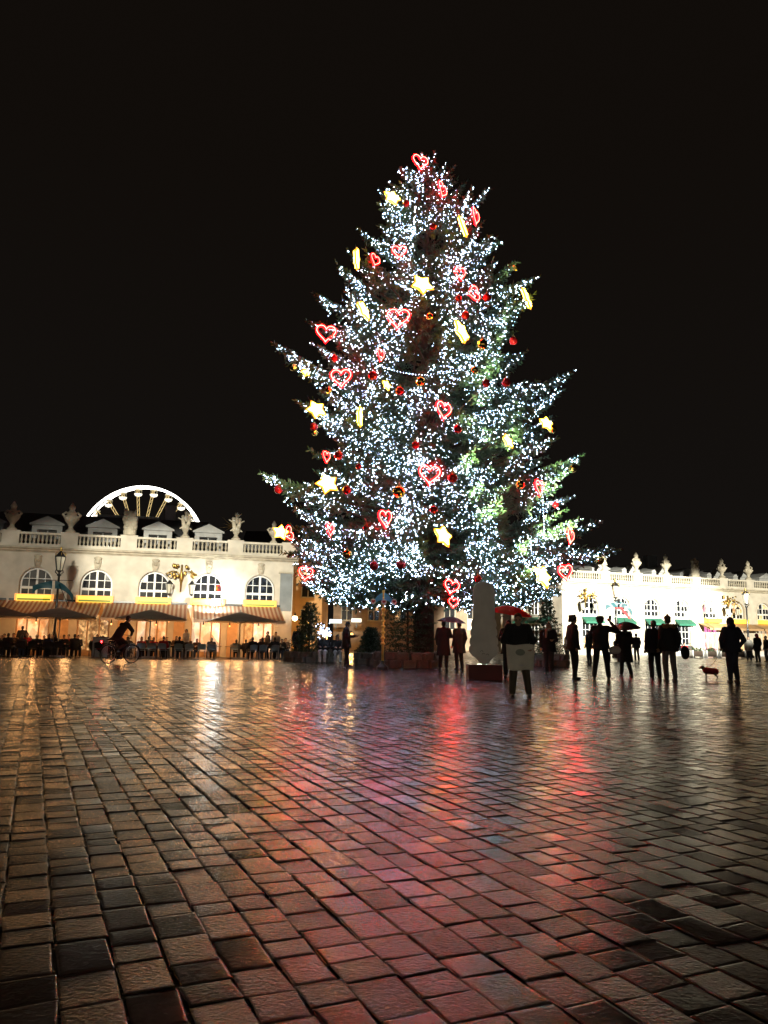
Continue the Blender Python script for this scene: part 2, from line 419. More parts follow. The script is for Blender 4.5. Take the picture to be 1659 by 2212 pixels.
# ------------------------------------------------------------------ left pavilion
LA, LB = at(34, 1145, 49.5), at(636, 1173, 54)
LANG = math.atan2(LB.y - LA.y, LB.x - LA.x)
LEFT = thing('cafe_pavilion', 'long floodlit cream stone pavilion with balustrade and striped cafe awnings', 'building', (LA.x, LA.y, -.25), LANG)
def LW(u, w, z=0):                                  # point in front of the left facade
    return Vector((LA.x + u * math.cos(LANG) + w * math.sin(LANG), LA.y + u * math.sin(LANG) - w * math.cos(LANG), z - .25))
LB_BAYS = [-5.7, -2.1, 1.5, 5.15, 8.8, 12.3, 15.8]
LZ = .25
facade_wall(LEFT, LB_BAYS, -9, 18.05, 0, 6.75, 1.0, 4.58, LIME)
MB().box(17.55, 18.05, .5, 12, 0, 6.75).box(-9, -8.5, .5, 12, 0, 6.75).box(-8.5, 17.55, 11.5, 12, 0, 6.75).build('side_wall', LIME, LEFT)
band([(y, z + 6.55) for y, z in CORN], -9.1, 18.35).build('cornice', LIME2, LEFT)
MB().box(-9, 18.05, .3, 11.5, 6.76, 6.9).build('terrace_roof', SLATE, LEFT)
balustrade(LEFT, -9, 18.3, [-7.4, -3.75, -.25, 3.3, 7.0, 10.6, 14.0, 17.75], 6.9)
for c in LB_BAYS:
    arch_window(LEFT, c, 1.0, 3.75, 4.58, .30, WHITEP, GLASS)
    archivolt(LEFT, c, 1.02, 4.58, 3.4)
    keystone(LEFT, c, 5.72)
# roof with dormers
r = MB()
r.add([(-9, 2.2, 6.9), (14.6, 2.2, 6.9), (14.6, 9.5, 6.9), (-9, 9.5, 6.9), (-9, 4.6, 9.75), (12.2, 4.6, 9.75), (12.2, 7.6, 9.75), (-9, 7.6, 9.75)],
      [(0, 1, 5, 4), (1, 2, 6, 5), (2, 3, 7, 6), (3, 0, 4, 7), (4, 5, 6, 7)])
r.box(14.65, 17.5, 2.6, 8, 6.9, 8.1)
roof = r.build('roof', SLATE, LEFT)
MB().box(9.05, 9.8, 5.3, 6.1, 9.9, 10.75).box(8.98, 9.87, 5.2, 6.2, 10.75, 10.95).build('chimney', GREYP, roof)
MB().box(4.2, 8.6, 6.4, 6.9, 9.75, 10.2).build('skylight', GREYP, roof)
def dormer(parent, c, y, z, m, dark):
    d = MB()
    d.box(c - .95, c - .62, y, y + 2.4, z, z + 1.35).box(c + .62, c + .95, y, y + 2.4, z, z + 1.35)
    d.box(c - .62, c + .62, y, y + 2.4, z + 1.05, z + 1.35).box(c - .62, c + .62, y + .4, y + 2.4, z, z + 1.05)
    d.prism([(c - 1.1, z + 1.35), (c + 1.1, z + 1.35), (c + 1.1, z + 1.45), (c, z + 1.98), (c - 1.1, z + 1.45)], y - .15, y + 2.4)
    o = d.build('dormer', m, parent)
    for s in (-1, 1):
        x0, x1 = sorted((c + s * .04, c + s * .58)); MB().prism([(x0, z + .02), (x1, z + .02), (x1, z + 1.0), (x0, z + 1.0)], y + .28, y + .30).build('pane', dark, o)
    MB().box(c - .04, c + .04, y + .24, y + .33, z, z + 1.04).build('mullion', m, o)
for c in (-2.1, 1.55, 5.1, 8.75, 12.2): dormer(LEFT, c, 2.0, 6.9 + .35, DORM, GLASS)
# grey panel painting the shadow of a corner recess, with its small hood
MB().box(17.16, 17.98, -.10, -.003, 3.15, 5.75).build('recess_shade_panel', GREYP, LEFT)
MB().box(17.05, 18.04, -.22, -.003, 5.75, 5.86).build('panel_hood', LIME2, LEFT)
# glowing sign boxes under the windows
SIGN = lit('lit yellow sign', (1, .62, .07), 1.5); SIGNG = mat('dark green lettering', (.10, .16, .03), .5, var=0, emit=(.35, .38, .02), estr=.5)
TRIM = lit('lit amber edge', (1, .42, .08), 1.1)
for i, c in enumerate(LB_BAYS):
    o = MB().box(c - 1.02, c + 1.02, -.34, -.055, 3.42, 3.80).build('sign_box', SIGN, LEFT)
    MB().box(c - .98, c + .98, -.352, -.343, 3.45, 3.57).build('sign_strip', SIGNG, o)
    MB().box(c - 1.14, c + 1.14, -.37, -.051, 3.803, 3.85).box(c - 1.14, c - 1.023, -.36, -.052, 3.42, 3.80).box(c + 1.023, c + 1.14, -.36, -.052, 3.42, 3.80).build('sign_surround', TRIM, o)
# shop fronts under the awnings
def glow_mat(name, ca, cb, s, scale=2.0):
    if name in MATS: return MATS[name]
    m = bpy.data.materials.new(name); m.use_nodes = True; n = m.node_tree; b = n.nodes['Principled BSDF']; L = n.links.new
    t_ = n.nodes.new('ShaderNodeTexCoord'); mp = n.nodes.new('ShaderNodeMapping'); mp.inputs['Scale'].default_value = (1, 1, .7); L(t_.outputs['Object'], mp.inputs[0])
    v = n.nodes.new('ShaderNodeTexVoronoi'); v.inputs['Scale'].default_value = scale; L(mp.outputs[0], v.inputs['Vector'])
    no = n.nodes.new('ShaderNodeTexNoise'); no.inputs['Scale'].default_value = scale * 1.7; no.inputs['Detail'].default_value = 5; L(mp.outputs[0], no.inputs['Vector'])
    mx = n.nodes.new('ShaderNodeMix'); mx.data_type = 'RGBA'; mx.inputs[6].default_value = (*ca, 1); mx.inputs[7].default_value = (*cb, 1)
    cr_ = n.nodes.new('ShaderNodeValToRGB'); cr_.color_ramp.elements[0].position = .38; cr_.color_ramp.elements[1].position = .62
    L(no.outputs[0], cr_.inputs[0]); L(cr_.outputs[0], mx.inputs[0])
    L(mx.outputs[2], b.inputs['Emission Color'])
    mu = n.nodes.new('ShaderNodeMath'); mu.operation = 'MULTIPLY'; mu.inputs[1].default_value = s
    sp = n.nodes.new('ShaderNodeSeparateColor'); L(v.outputs['Color'], sp.inputs[0])
    mr = n.nodes.new('ShaderNodeMapRange'); mr.inputs[3].default_value = .35; mr.inputs[4].default_value = 1.4; L(sp.outputs[0], mr.inputs[0])
    L(mr.outputs[0], mu.inputs[0]); L(mu.outputs[0], b.inputs['Emission Strength'])
    b.inputs['Base Color'].default_value = (.3, .2, .1, 1); b.inputs['Roughness'].default_value = .3
    MATS[name] = m; return m
SHOP = [glow_mat('warm cafe window', (.75, .22, .05), (1, .62, .30), .85, 1.6), glow_mat('bright cafe window', (1, .55, .25), (1, .85, .60), 1.15, 1.2),
        glow_mat('amber cafe window', (.45, .14, .03), (1, .55, .20), .8, 2.4), glow_mat('bar shelves', (.10, .05, .02), (.9, .55, .22), .8, 4)]
PIERW = mat('ochre shop pier', (.50, .30, .15), .6, var=.15)
kinds = [0, 2, 0, 3, 0, 1, 1]
for i, c in enumerate(LB_BAYS):
    f = MB()
    f.box(c - 1.0, c + 1.0, .16, .30, 2.62, 3.40).box(c - 1.0, c + 1.0, .10, .34, 0, .35)
    for x in (-1, -.36, .36, 1): f.box(c + x - .045 + (.045 if x == -1 else 0) - (.045 if x == 1 else 0), c + x + .045 + (.045 if x == -1 else 0) - (.045 if x == 1 else 0), .14, .32, .35, 2.62)
    o = f.build('shop_front', PIERW, LEFT)
    for x0, x1 in ((-.955, -.405), (-.315, .315), (.405, .955)):
        MB().box(c + x0, c + x1, .22, .25, .35, 2.62).build('shop_pane', SHOP[kinds[i]] if abs(x0) < .9 or rnd.random() < .6 else SHOP[(kinds[i] + 1) % 3], o)
# pilaster strips between the shops, in warm ochre
for c in (3.3, 7.0, 10.55, 14.05): MB().box(c - .35, c + .35, -.06, -.003, 0, 3.1).build('shop_pier', PIERW, LEFT)

# awnings
def stripe_mat():
    m = bpy.data.materials.new('striped awning cloth'); m.use_nodes = True; n = m.node_tree; b = n.nodes['Principled BSDF']; L = n.links.new
    t_ = n.nodes.new('ShaderNodeTexCoord'); s_ = n.nodes.new('ShaderNodeSeparateXYZ'); L(t_.outputs['Object'], s_.inputs[0])
    mu = n.nodes.new('ShaderNodeMath'); mu.operation = 'MULTIPLY'; mu.inputs[1].default_value = 1 / .27; L(s_.outputs['X'], mu.inputs[0])
    fr = n.nodes.new('ShaderNodeMath'); fr.operation = 'FRACT'; L(mu.outputs[0], fr.inputs[0])
    cr_ = n.nodes.new('ShaderNodeValToRGB'); cr_.color_ramp.interpolation = 'CONSTANT'
    cr_.color_ramp.elements[0].color = (.50, .27, .17, 1); cr_.color_ramp.elements[1].position = .5; cr_.color_ramp.elements[1].color = (.72, .62, .48, 1)
    L(fr.outputs[0], cr_.inputs[0]); L(cr_.outputs[0], b.inputs['Base Color']); b.inputs['Roughness'].default_value = .8
    b.inputs['Subsurface Weight'].default_value = 0
    tr = n.nodes.new('ShaderNodeBsdfTranslucent'); L(cr_.outputs[0], tr.inputs['Color']); ms = n.nodes.new('ShaderNodeMixShader'); ms.inputs[0].default_value = .52
    out = n.nodes['Material Output']; L(b.outputs[0], ms.inputs[1]); L(tr.outputs[0], ms.inputs[2]); L(ms.outputs[0], out.inputs['Surface'])
    return m
STRIPE = stripe_mat()
VAL = mat('white valance cloth', (.62, .56, .50), .8, var=.1)
def awning(u0, u1, label, skew=.0, out=3.1, zt=3.42, zf=2.40):
    a = thing('cafe_awning', label, 'awning', LW(0, 0, 0), LANG, 'striped awnings over the cafe terrace')
    nu, nw = max(8, int((u1 - u0) / .27)), 6; c = MB(); vs = []
    for j in range(nw + 1):
        q = j / nw
        for i in range(nu + 1):
            u = u0 + (u1 - u0) * i / nu + skew * q * (1 if i > nu / 2 else 0)
            vs.append((u, -.06 - out * q, zt + (zf - zt) * q - .07 * math.sin(PI * q) + .008 * math.sin(i * 2.1)))
    n = len(vs); vs += [(x, y, z - .02) for x, y, z in vs]
    fs = []
    for j in range(nw):
        for i in range(nu):
            k = j * (nu + 1) + i; f = (k, k + 1, k + nu + 2, k + nu + 1); fs.append(f[::-1]); fs.append(tuple(x + n for x in f))
    c.add(vs, fs).build('awning_cloth', STRIPE, a, True)
    v = MB(); y = -.06 - out; m = int((u1 - u0) / .135)
    for i in range(m):
        x0 = u0 + (u1 - u0) * i / m; x1 = u0 + (u1 - u0) * (i + 1) / m; xm = (x0 + x1) / 2
        v.prism([(x0, zf), (x1, zf), (x1, zf - .16), (xm + .03, zf - .21), (xm - .03, zf - .21), (x0, zf - .16)][::-1], y - .022 - .012 * (i % 2), y - .012 * (i % 2))
    v.build('valance', VAL, a)
    b = MB(); b.box(u0, u1, y + .01, y + .08, zf - .07, zf - .025).box(u0, u1, -.18, -.04, zt + .01, zt + .13)
    for u in (u0 + .3, (u0 + u1) / 2, u1 - .3): b.tube([(u, -.1, zt - .35), (u, y + .04, zf - .06)], .022, 6)
    b.build('awning_frame', BLACKM, a)
    return a
awning(-9, -.15, 'striped awning at the far left end of the cafe terrace, cut by the picture edge')
awning(.0, 5.6, 'striped awning behind the leftmost lamp post and its dark parasol')
awning(5.85, 11.0, 'striped awning above the cyclist, left of the gap in the awnings')
awning(11.4, 17.2, 'striped awning nearest the tree, beside the shadowed corner recess')

def bulb(name, label, cat, loc, col, watts, estr, r_=.09, group=None, soft=.1):
    t_ = thing(name, label, cat, loc, 0, group)
    MB().ball((0, 0, 0), r_).build('bulb', lit('lamp ' + name + str(round(estr)) + str(col), col, estr), t_, True)
    MB().lathe([(.03, r_ * .7), (r_ * .9, r_ * .8), (.04, r_ + .1), (.015, r_ + .22)], 8).build('cap', BLACKM, t_)
    if watts:
        l = bpy.data.lights.new(name, 'POINT'); l.energy = watts; l.color = col; l.shadow_soft_size = soft
        lo = bpy.data.objects.new('light', l); COL.objects.link(lo); lo.parent = t_; lo.location = (0, 0, -r_ - soft - .03)
    return t_
for i, (u, w) in enumerate(((-4, 1.4), (1.2, 1.5), (3.8, 1.7), (7.2, 1.5), (9.9, 1.6), (12.4, 1.6), (14.4, 1.7), (16.4, 1.6))):
    bulb('terrace_lamp', f'warm globe lamp hanging under the cafe awnings, {ORD[i]} from the left', 'lamp', LW(u, w, 2.3), (1, .50, .18), 55 if u < 10 else 90, 2.5, group='globe lamps under the awnings', soft=.3)
bulb('globe_lamp', 'white globe lamp on the corner of the cafe beside the striped awning end', 'lamp', LW(17.9, 2.6, 2.62), (1, .78, .50), 60, 14, .17)
for i, (u, w) in enumerate(((-.6, 4.3), (2.4, 4.2), (6.6, 4.2), (9.2, 4.3), (12.0, 4.2), (13.6, 4.3), (15.4, 4.2))):
    bulb('added_fill_lamp', f'added warm fill lamp over the cafe tables, {ORD[i]} from the left', 'lamp', LW(u, w, 2.0), (1, .45, .15), 32, 3, .05, 'added fill lamps over the cafe tables')  # extra lamps added to throw warm light on guests and chairs
# the dazzling work light above the awning
fl = thing('floodlight', 'dazzling white floodlight above the awning in front of the fourth window', 'floodlight', LW(12.75, 2.3, 3.35), LANG)
MB().box(-.30, .30, -.02, .20, -.03, .42).build('housing', BLACKM, fl)
MB().box(-.27, .27, -.045, -.022, 0, .39).build('lens', lit('floodlight lens', (.92, 1, .95), 75), fl)
MB().box(-.03, .03, .05, .11, -.75, -.03).box(-.34, .34, .06, .10, -.06, -.032).build('bracket', BLACKM, fl)
l = bpy.data.lights.new('spill', 'SPOT'); l.energy = 800; l.color = (.95, 1, .93); l.spot_size = R(150); l.spot_blend = .7; l.shadow_soft_size = .12
lo = bpy.data.objects.new('spill', l); COL.objects.link(lo); lo.parent = fl; lo.location = (0, .36, .25); lo.rotation_euler = (R(96), 0, 0)

# ------------------------------------------------------------------ remeshed sculpture and figures
DG = None
def remesh(mb, name, m, vox, smooth_it=4):
    me = mb.mesh(name, m); o = bpy.data.objects.new('tmp', me); COL.objects.link(o)
    md = o.modifiers.new('r', 'REMESH'); md.mode = 'VOXEL'; md.voxel_size = vox; md.use_smooth_shade = True
    if smooth_it:
        s = o.modifiers.new('s', 'SMOOTH'); s.iterations = smooth_it; s.factor = .5
    dg = bpy.context.evaluated_depsgraph_get(); dg.update()
    out = bpy.data.meshes.new_from_object(o.evaluated_get(dg), depsgraph=dg); out.name = name
    bpy.data.objects.remove(o); bpy.data.meshes.remove(me)
    out.materials.clear(); out.materials.append(m)
    return out
def urn_mesh(kind):
    r_ = random.Random(kind); b = MB()
    b.lathe([(.30, 0), (.34, .12), (.20, .2), (.13, .38), (.20, .5)], 14)
    if kind in (0, 1):                               # tall vase with handles and a flame
        b.lathe([(.16, .48), (.40, .78), (.46, 1.0), (.34, 1.16), (.26, 1.22), (.40, 1.3), (.22, 1.38), (.16, 1.5), (.22, 1.66), (.12, 1.86), (.03, 2.0)], 14)
        for s in (-1, 1):
            b.cap((s * .40, 0, 1.02), (s * .56, 0, 1.18), .07); b.cap((s * .56, 0, 1.18), (s * .36, 0, 1.34), .07)
        for k in range(10):
            a = k * .63; b.ball((.40 * math.cos(a), .40 * math.sin(a), .92 + .08 * (k % 2)), .10)
    elif kind == 2:                                  # trophy of arms: a broad heap
        b.lathe([(.42, .0), (.44, .3), (.38, .45), (.34, 1.3), (.22, 1.7)], 14)
        for k in range(26):
            a = r_.uniform(0, 2 * PI); z = r_.uniform(.45, 1.75); q = .42 - .12 * abs(z - 1.1)
            b.ball((q * math.cos(a), q * math.sin(a) * .8, z), (r_.uniform(.08, .18),) * 2 + (r_.uniform(.1, .22),))
    else:                                            # group of putti on a knot of drapery
        b.lathe([(.18, .45), (.30, .7), (.22, .95)], 12)
        for s, y in ((-1, -.1), (1, .1)):
            b.cap((s * .12, y, .8), (s * .22, y, 1.25), .16, .14); b.ball((s * .24, y, 1.52), .13)
            b.cap((s * .26, y, 1.28), (s * .55, y, 1.42), .06, .05); b.cap((s * .22, y, 1.25), (0, y, 1.55), .06, .05)
            b.cap((s * .12, y, .82), (s * .40, y - .05, .66), .10, .06)
        b.ball((0, 0, 1.85), .16); b.cap((0, 0, 1.3), (0, 0, 1.75), .14, .10); b.cap((0, 0, 1.6), (.36, 0, 1.95), .05, .04)
    return remesh(b, 'statue', LIME2, .032, 2)
URN = [urn_mesh(k) for k in range(4)]
def statue(loc, rz, kind, label, s=1.0, gold=False):
    o = link('statue', URN[kind], None, loc, (0, 0, rz)); o.scale = (s, s, s)
    tag(o, label, 'statue', 'stone urns and figures on the balustrades')
    return o
for u, k, lab, s in ((-.25, 0, 'stone flame urn leftmost on the cafe balustrade, in dim light', .95), (3.3, 0, 'stone urn with handles between the first two dormers', 1.0), (7.0, 2, 'broad stone trophy of arms on the cafe balustrade below the wheel', .98),
                (10.6, 3, 'stone putti group on the cafe balustrade right of the grey chimney', .95), (14.0, 3, 'stone putti group on the balustrade with the gilded star behind', .98), (16.6, 1, 'stone urn nearest the tree on the cafe balustrade', .8)):
    p = LW(u, -.06, 6.9 + (1.02 if u != 16.6 else .94)); statue(p, LANG + rnd.uniform(-.3, .3), k, lab, s)
gs = thing('gilded_star', 'gilded spray of rays rising beside the putti group on the cafe roof', 'ornament', LW(13.75, -.25, 8.9), LANG)
g = MB()
for k in range(9):
    a = R(20 + k * 24); g.add([(math.cos(a - .12) * .18, 0, math.sin(a - .12) * .18), (math.cos(a + .12) * .18, 0, math.sin(a + .12) * .18), (math.cos(a) * (1.0 if k % 2 else .7), .02, math.sin(a) * (1.0 if k % 2 else .7)), (0, -.06, 0), (0, .08, 0)], [(0, 1, 2), (0, 3, 1), (3, 0, 2), (1, 3, 2), (0, 4, 2), (4, 1, 2)])
g.build('rays', GOLD, gs)

# wall lanterns of gilded ironwork on the facades
def lantern_mesh(mb, c, s=1.0):
    x, y, z = c
    mb.tube([(x, y, z + .95 * s), (x, y, z + .7 * s)], [.03 * s, .24 * s], 6); mb.tube([(x, y, z + .70 * s), (x, y, z + .64 * s)], .27 * s, 6)
    mb.tube([(x, y, z), (x, y, z - .12 * s)], [.15 * s, .04 * s], 6)
    for k in range(6):
        a = k * PI / 3; mb.tube([(x + .26 * s * math.cos(a), y + .26 * s * math.sin(a), z + .66 * s), (x + .14 * s * math.cos(a), y + .14 * s * math.sin(a), z)], .018 * s, 4)
def lantern_glass(mb, c, s=1.0):
    x, y, z = c; mb.tube([(x, y, z + .64 * s), (x, y, z + .01)], [.245 * s, .13 * s], 6)
LGLASS = mat('lantern glass', (.55, .52, .42), .15, var=.1, spec=.5)
def wall_lantern(P, rz, label):
    t_ = thing('wall_lantern', label, 'lantern', P, rz, 'gilded wall lanterns')
    b = MB(); rr = random.Random(len(label))
    for s in (-1, 1):
        pts = [(s * (.05 + .95 * q - .25 * math.sin(q * PI)), -.1 - .5 * q, .2 + .65 * math.sin(q * 2.4)) for q in [i / 9 for i in range(10)]]
        b.tube(pts, .05, 6); sp = [(s * (.75 + .22 * math.cos(a) * (1 - a / 9)), -.45, .55 + .22 * math.sin(a) * (1 - a / 9)) for a in [i * .6 for i in range(12)]]; b.tube(sp, .04, 5)
        for k in range(7): b.ball((s * rr.uniform(.1, .8), -.25 - rr.uniform(0, .3), rr.uniform(.45, 1.3)), (rr.uniform(.06, .14), .06, rr.uniform(.08, .18)), 7, 5)
    b.tube([(0, -.08, -.5), (0, -.1, .6), (0, -.14, 1.35)], [.04, .09, .05], 6); b.build('bracket', GOLD, t_, True)
    for s in (-1, 1):
        l_ = MB(); lantern_mesh(l_, (s * .72, -.62, -.65), .95); o = l_.build('lantern', BLACKM, t_)
        gm = MB(); lantern_glass(gm, (s * .72, -.62, -.65), .95); gm.build('glass', LGLASS, o)
    return t_
wall_lantern(LW(10.5, .04, 4.75), LANG, 'twin gilded wall lantern on the cafe wall between the third and fourth arched windows')

# ------------------------------------------------------------------ right pavilion
RA, RB_ = at(1235, 1230, 72.6), at(1659, 1255, 81.8)
RANG = math.atan2(RB_.y - RA.y, RB_.x - RA.x)
RIGHT = thing('white_pavilion', 'brilliantly floodlit white stone pavilion with green awnings right of the tree', 'building', (RA.x, RA.y, 0), RANG)
def RW(u, w, z=0): return Vector((RA.x + u * math.cos(RANG) + w * math.sin(RANG), RA.y + u * math.sin(RANG) - w * math.cos(RANG), z))
RB = [2.0, 5.7, 9.3, 13.0, 16.65, 20.25, 23.9, 27.6]
facade_wall(RIGHT, RB, -1.15, 31, 0, 6.7, .95, 4.55, LIME)
MB().box(-1.15, -.65, .5, 9, 0, 6.7).box(30.5, 31, .5, 12, 0, 6.7).box(-.65, 30.5, 11.5, 12, 0, 6.7).build('side_wall', LIME, RIGHT)
band([(y, z + 6.5) for y, z in CORN], -1.5, 31).build('cornice', LIME2, RIGHT)
MB().box(-1.15, 31, .3, 11.5, 6.72, 6.84).build('terrace_roof', SLATE, RIGHT)
RPED = [-.6, 3.75, 7.6, 11.25, 14.95, 18.5, 22.1, 25.7, 29.3]
balustrade(RIGHT, -1.4, 31, RPED, 6.86)
GRN = mat('green awning cloth', (.02, .13, .085), .7, var=.15)
PINK = glow_mat('pink lit window', (.75, .06, .38), (1, .45, .72), 1.1, 3)
ORNG = glow_mat('orange lit pane', (.75, .25, .06), (1, .72, .35), 1.0, 3)
PALEG = mat('pale lit glass', (.20, .22, .20), .05, var=.2, scale=3, spec=.6)
for i, c in enumerate(RB):
    pm = GLASS if i < 4 else (lambda ci, ri: PINK if rnd.random() < .75 else GLASS) if i == 4 else (lambda ci, ri: ORNG if rnd.random() < .55 else GLASS)
    if i == 3: pm = lambda ci, ri: PALEG if rnd.random() < .5 else GLASS
    arch_window(RIGHT, c, .95, 3.75, 4.55, .2, WHITEP, pm)
    archivolt(RIGHT, c, .97, 4.55, 0)
    if i < 4:
        # tall lower casement under a small green awning
        f = MB(); f.box(c - .95, c + .95, .18, .32, 3.0, 3.72).box(c - .95, c + .95, .16, .32, 0, .45)
        for x in (-.905, 0, .905): f.box(c + x - .045, c + x + .045, .2, .3, .45, 3.0)
        for x in (-.46, .46): f.box(c + x - .02, c + x + .02, .22, .28, .45, 3.0)
        for z in (1.0, 1.65, 2.3): f.box(c - .86, c + .86, .215, .285, z, z + .05)
        o = f.build('door_frame', WHITEP, RIGHT)
        for x0, x1 in ((-.86, -.48), (-.44, -.045), (.045, .44), (.48, .86)):
            for z0, z1 in ((.45, 1.0), (1.05, 1.65), (1.70, 2.3), (2.35, 3.0)):
                MB().box(c + x0, c + x1, .245, .257, z0, z1).build('pane', GLASS if (i, z0 > 1.2) != (0, False) else ORNG, o, rot=None)
        a = MB(); a.add([(c - 1.05, -.02, 3.55), (c + 1.05, -.02, 3.55), (c + 1.05, -.75, 3.1), (c - 1.05, -.75, 3.1), (c - 1.05, -.75, 2.9), (c + 1.05, -.75, 2.9), (c - 1.05, -.02, 3.5), (c + 1.05, -.02, 3.5), (c - 1.05, -.72, 2.9), (c + 1.05, -.72, 2.9)],
                        [(0, 3, 2, 1), (3, 4, 5, 2), (6, 7, 9, 8), (0, 6, 8, 4, 3), (1, 2, 5, 9, 7), (4, 8, 9, 5)])
        a.build('green_awning', GRN, RIGHT)
    else:
        s = MB().box(c - 1.0, c + 1.0, -.5, -.06, 3.3, 3.72).build('yellow_sign_box', SIGN, RIGHT)
        a = MB(); a.add([(c - 1.75, -.02, 3.25), (c + 1.75, -.02, 3.25), (c + 1.75, -1.6, 2.75), (c - 1.75, -1.6, 2.75), (c - 1.75, -1.6, 2.55), (c + 1.75, -1.6, 2.55)], [(0, 3, 2, 1), (3, 4, 5, 2), (0, 1, 5, 4)])
        a.build('shop_awning', mat('tan awning cloth', (.42, .26, .13), .8), RIGHT)
        f = MB().box(c - .95, c + .95, .18, .32, 2.9, 3.3).box(c - .95, c + .95, .16, .32, 0, .5)
        for x in (-.9, -.3, .3, .9): f.box(c + x - .04, c + x + .04, .2, .3, .5, 2.9)
        o = f.build('shop_front', WHITEP, RIGHT)
        for x0, x1 in ((-.86, -.34), (-.26, .26), (.34, .86)): MB().box(c + x0, c + x1, .245, .257, .5, 2.9).build('shop_pane', PINK if i == 4 else SHOP[1], o)
for i, u in enumerate(RPED[1:-2]):
    names = ('paired stone putti', 'slim stone flame urn', 'stone urn with gilded side', 'seated stone trophy', 'tall stone flame urn', 'stone flame urn')
    statue(RW(u, -.06, 6.86 + 1.02), RANG + .3 * i, (3, 0, 1, 2, 0, 1)[i], f'{names[i]} on the white balustrade, {ORD[i]} statue from the left', (1.02, 1.05, 1.05, 1.0, 1.05, 1.0)[i])
r = MB().add([(-1, 2.4, 6.86), (30, 2.4, 6.86), (30, 9.5, 6.86), (-1, 9.5, 6.86), (1.5, 5, 8.9), (30, 5, 8.9), (30, 7.2, 8.9), (1.5, 7.2, 8.9)], [(0, 1, 5, 4), (1, 2, 6, 5), (2, 3, 7, 6), (3, 0, 4, 7), (4, 5, 6, 7)])
roofr = r.build('roof', SLATE, RIGHT)
MB().box(14.2, 15.4, 6.0, 6.8, 8.8, 10.6).build('chimney', GREYP, roofr)
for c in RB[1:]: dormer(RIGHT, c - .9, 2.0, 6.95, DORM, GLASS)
wall_lantern(RW(1.35, .04, 4.75), RANG, 'twin gilded wall lantern on the white pavilion beside its first arched window')
wall_lantern(RW(18.9, .04, 4.75), RANG, 'twin gilded wall lantern above the hooded man, between pink and orange windows')
# flank of the right pavilion: two storeys of casements in shade
for k, y in enumerate((2.2, 4.6, 7.0)):
    for z0, z1 in ((1.0, 2.9), (3.7, 5.9)):
        f = MB().box(-1.24, -1.152, y - .62, y - .54, z0, z1).box(-1.24, -1.152, y + .54, y + .62, z0, z1).box(-1.245, -1.152, y - .035, y + .035, z0, z1).box(-1.238, -1.152, y - .54, y + .54, z1 - .08, z1).box(-1.238, -1.152, y - .54, y + .54, z0, z0 + .08)
        for q in (1, 2): zq = z0 + (z1 - z0) * q / 3; f.box(-1.225, -1.155, y - .54, y + .54, zq - .025, zq + .025)
        o = f.build('side_window', WHITEP, RIGHT)
        for s in (-1, 1):
            for q in range(3):
                a0, a1 = sorted((y + s * .05, y + s * .53)); b0 = z0 + (z1 - z0) * q / 3 + .04
                MB().box(-1.19, -1.16, a0, a1, b0, b0 + (z1 - z0) / 3 - .08).build('pane', GLASS, o)
    MB().add([(-1.16, y - .8, 3.5), (-1.16, y + .8, 3.5), (-1.8, y + .8, 3.1), (-1.8, y - .8, 3.1), (-1.8, y + .8, 2.9), (-1.8, y - .8, 2.9)], [(0, 3, 2, 1), (3, 5, 4, 2), (0, 1, 4, 5)]).build('green_awning', GRN, RIGHT)

# ------------------------------------------------------------------ street between the pavilions
def street_house(name, label, x0, x1, y, h, m, floors, wm, z_first=1.2, dep=8, rz=0, lit_p=.2, roofm=SLATE, seed=1, bw=2.6):
    rr = random.Random(seed)
    t_ = thing(name, label, 'building', ((x0 + x1) / 2, y, -.2), rz); w = (x1 - x0) / 2
    MB().box(-w, w, 0, dep, 0, h).build('wall', m, t_)
    MB().box(-w - .2, w + .2, -.25, dep, h, h + .3).build('cornice', LIME2, t_)
    MB().add([(-w, 0, h + .3), (w, 0, h + .3), (w, dep, h + .3), (-w, dep, h + .3), (-w, dep * .4, h + 2.6), (w, dep * .4, h + 2.6)], [(0, 1, 5, 4), (1, 2, 5), (2, 3, 4, 5), (3, 0, 4)]).build('roof', roofm, t_)
    n = max(1, int(2 * w / bw))
    for i in range(n + 1): 
        x = -w + 2 * w * i / n
        if 0 < i < n: MB().box(x - .22, x + .22, -.12, -.003, 0, h).build('pilaster', m, t_)
    for i in range(n):
        c = -w + 2 * w * (i + .5) / n
        for k in range(floors):
            z0 = z_first + k * (h - z_first) / floors; z1 = z0 + (h - z_first) / floors * .68; a = min(.55, w / n * .6)
            f = MB().box(c - a - .1, c - a, -.08, -.004, z0, z1).box(c + a, c + a + .1, -.08, -.004, z0, z1).box(c - a - .1, c + a + .1, -.09, -.004, z1, z1 + .12).box(c - a - .15, c + a + .15, -.14, -.004, z0 - .1, z0).box(c - .04, c + .04, -.06, -.004, z0, z1).box(c - a, c + a, -.055, -.004, (z0 + z1) / 2 - .03, (z0 + z1) / 2 + .03)
            o = f.build('window', LIME2, t_)
            for s in (-1, 1):
                for q0, q1 in ((z0, (z0 + z1) / 2 - .03), ((z0 + z1) / 2 + .03, z1)):
                    xa, xb = sorted((c + s * .04, c + s * a)); MB().box(xa, xb, -.03, -.005, q0, q1).build('pane', wm if rr.random() < lit_p else GLASS, o)
    return t_
OCHRE = mat('ochre render', (.50, .30, .13), .8, var=.2, scale=.8); BROWN = mat('brown stone', (.26, .18, .12), .8, var=.25, scale=1.2); DULL = mat('grey render', (.30, .28, .25), .8, var=.15)
street_house('corner_house', 'orange lit house just beyond the cafe pavilion corner', -13.5, -5.6, 72, 9, OCHRE, 2, ORNG, seed=3, lit_p=.25)
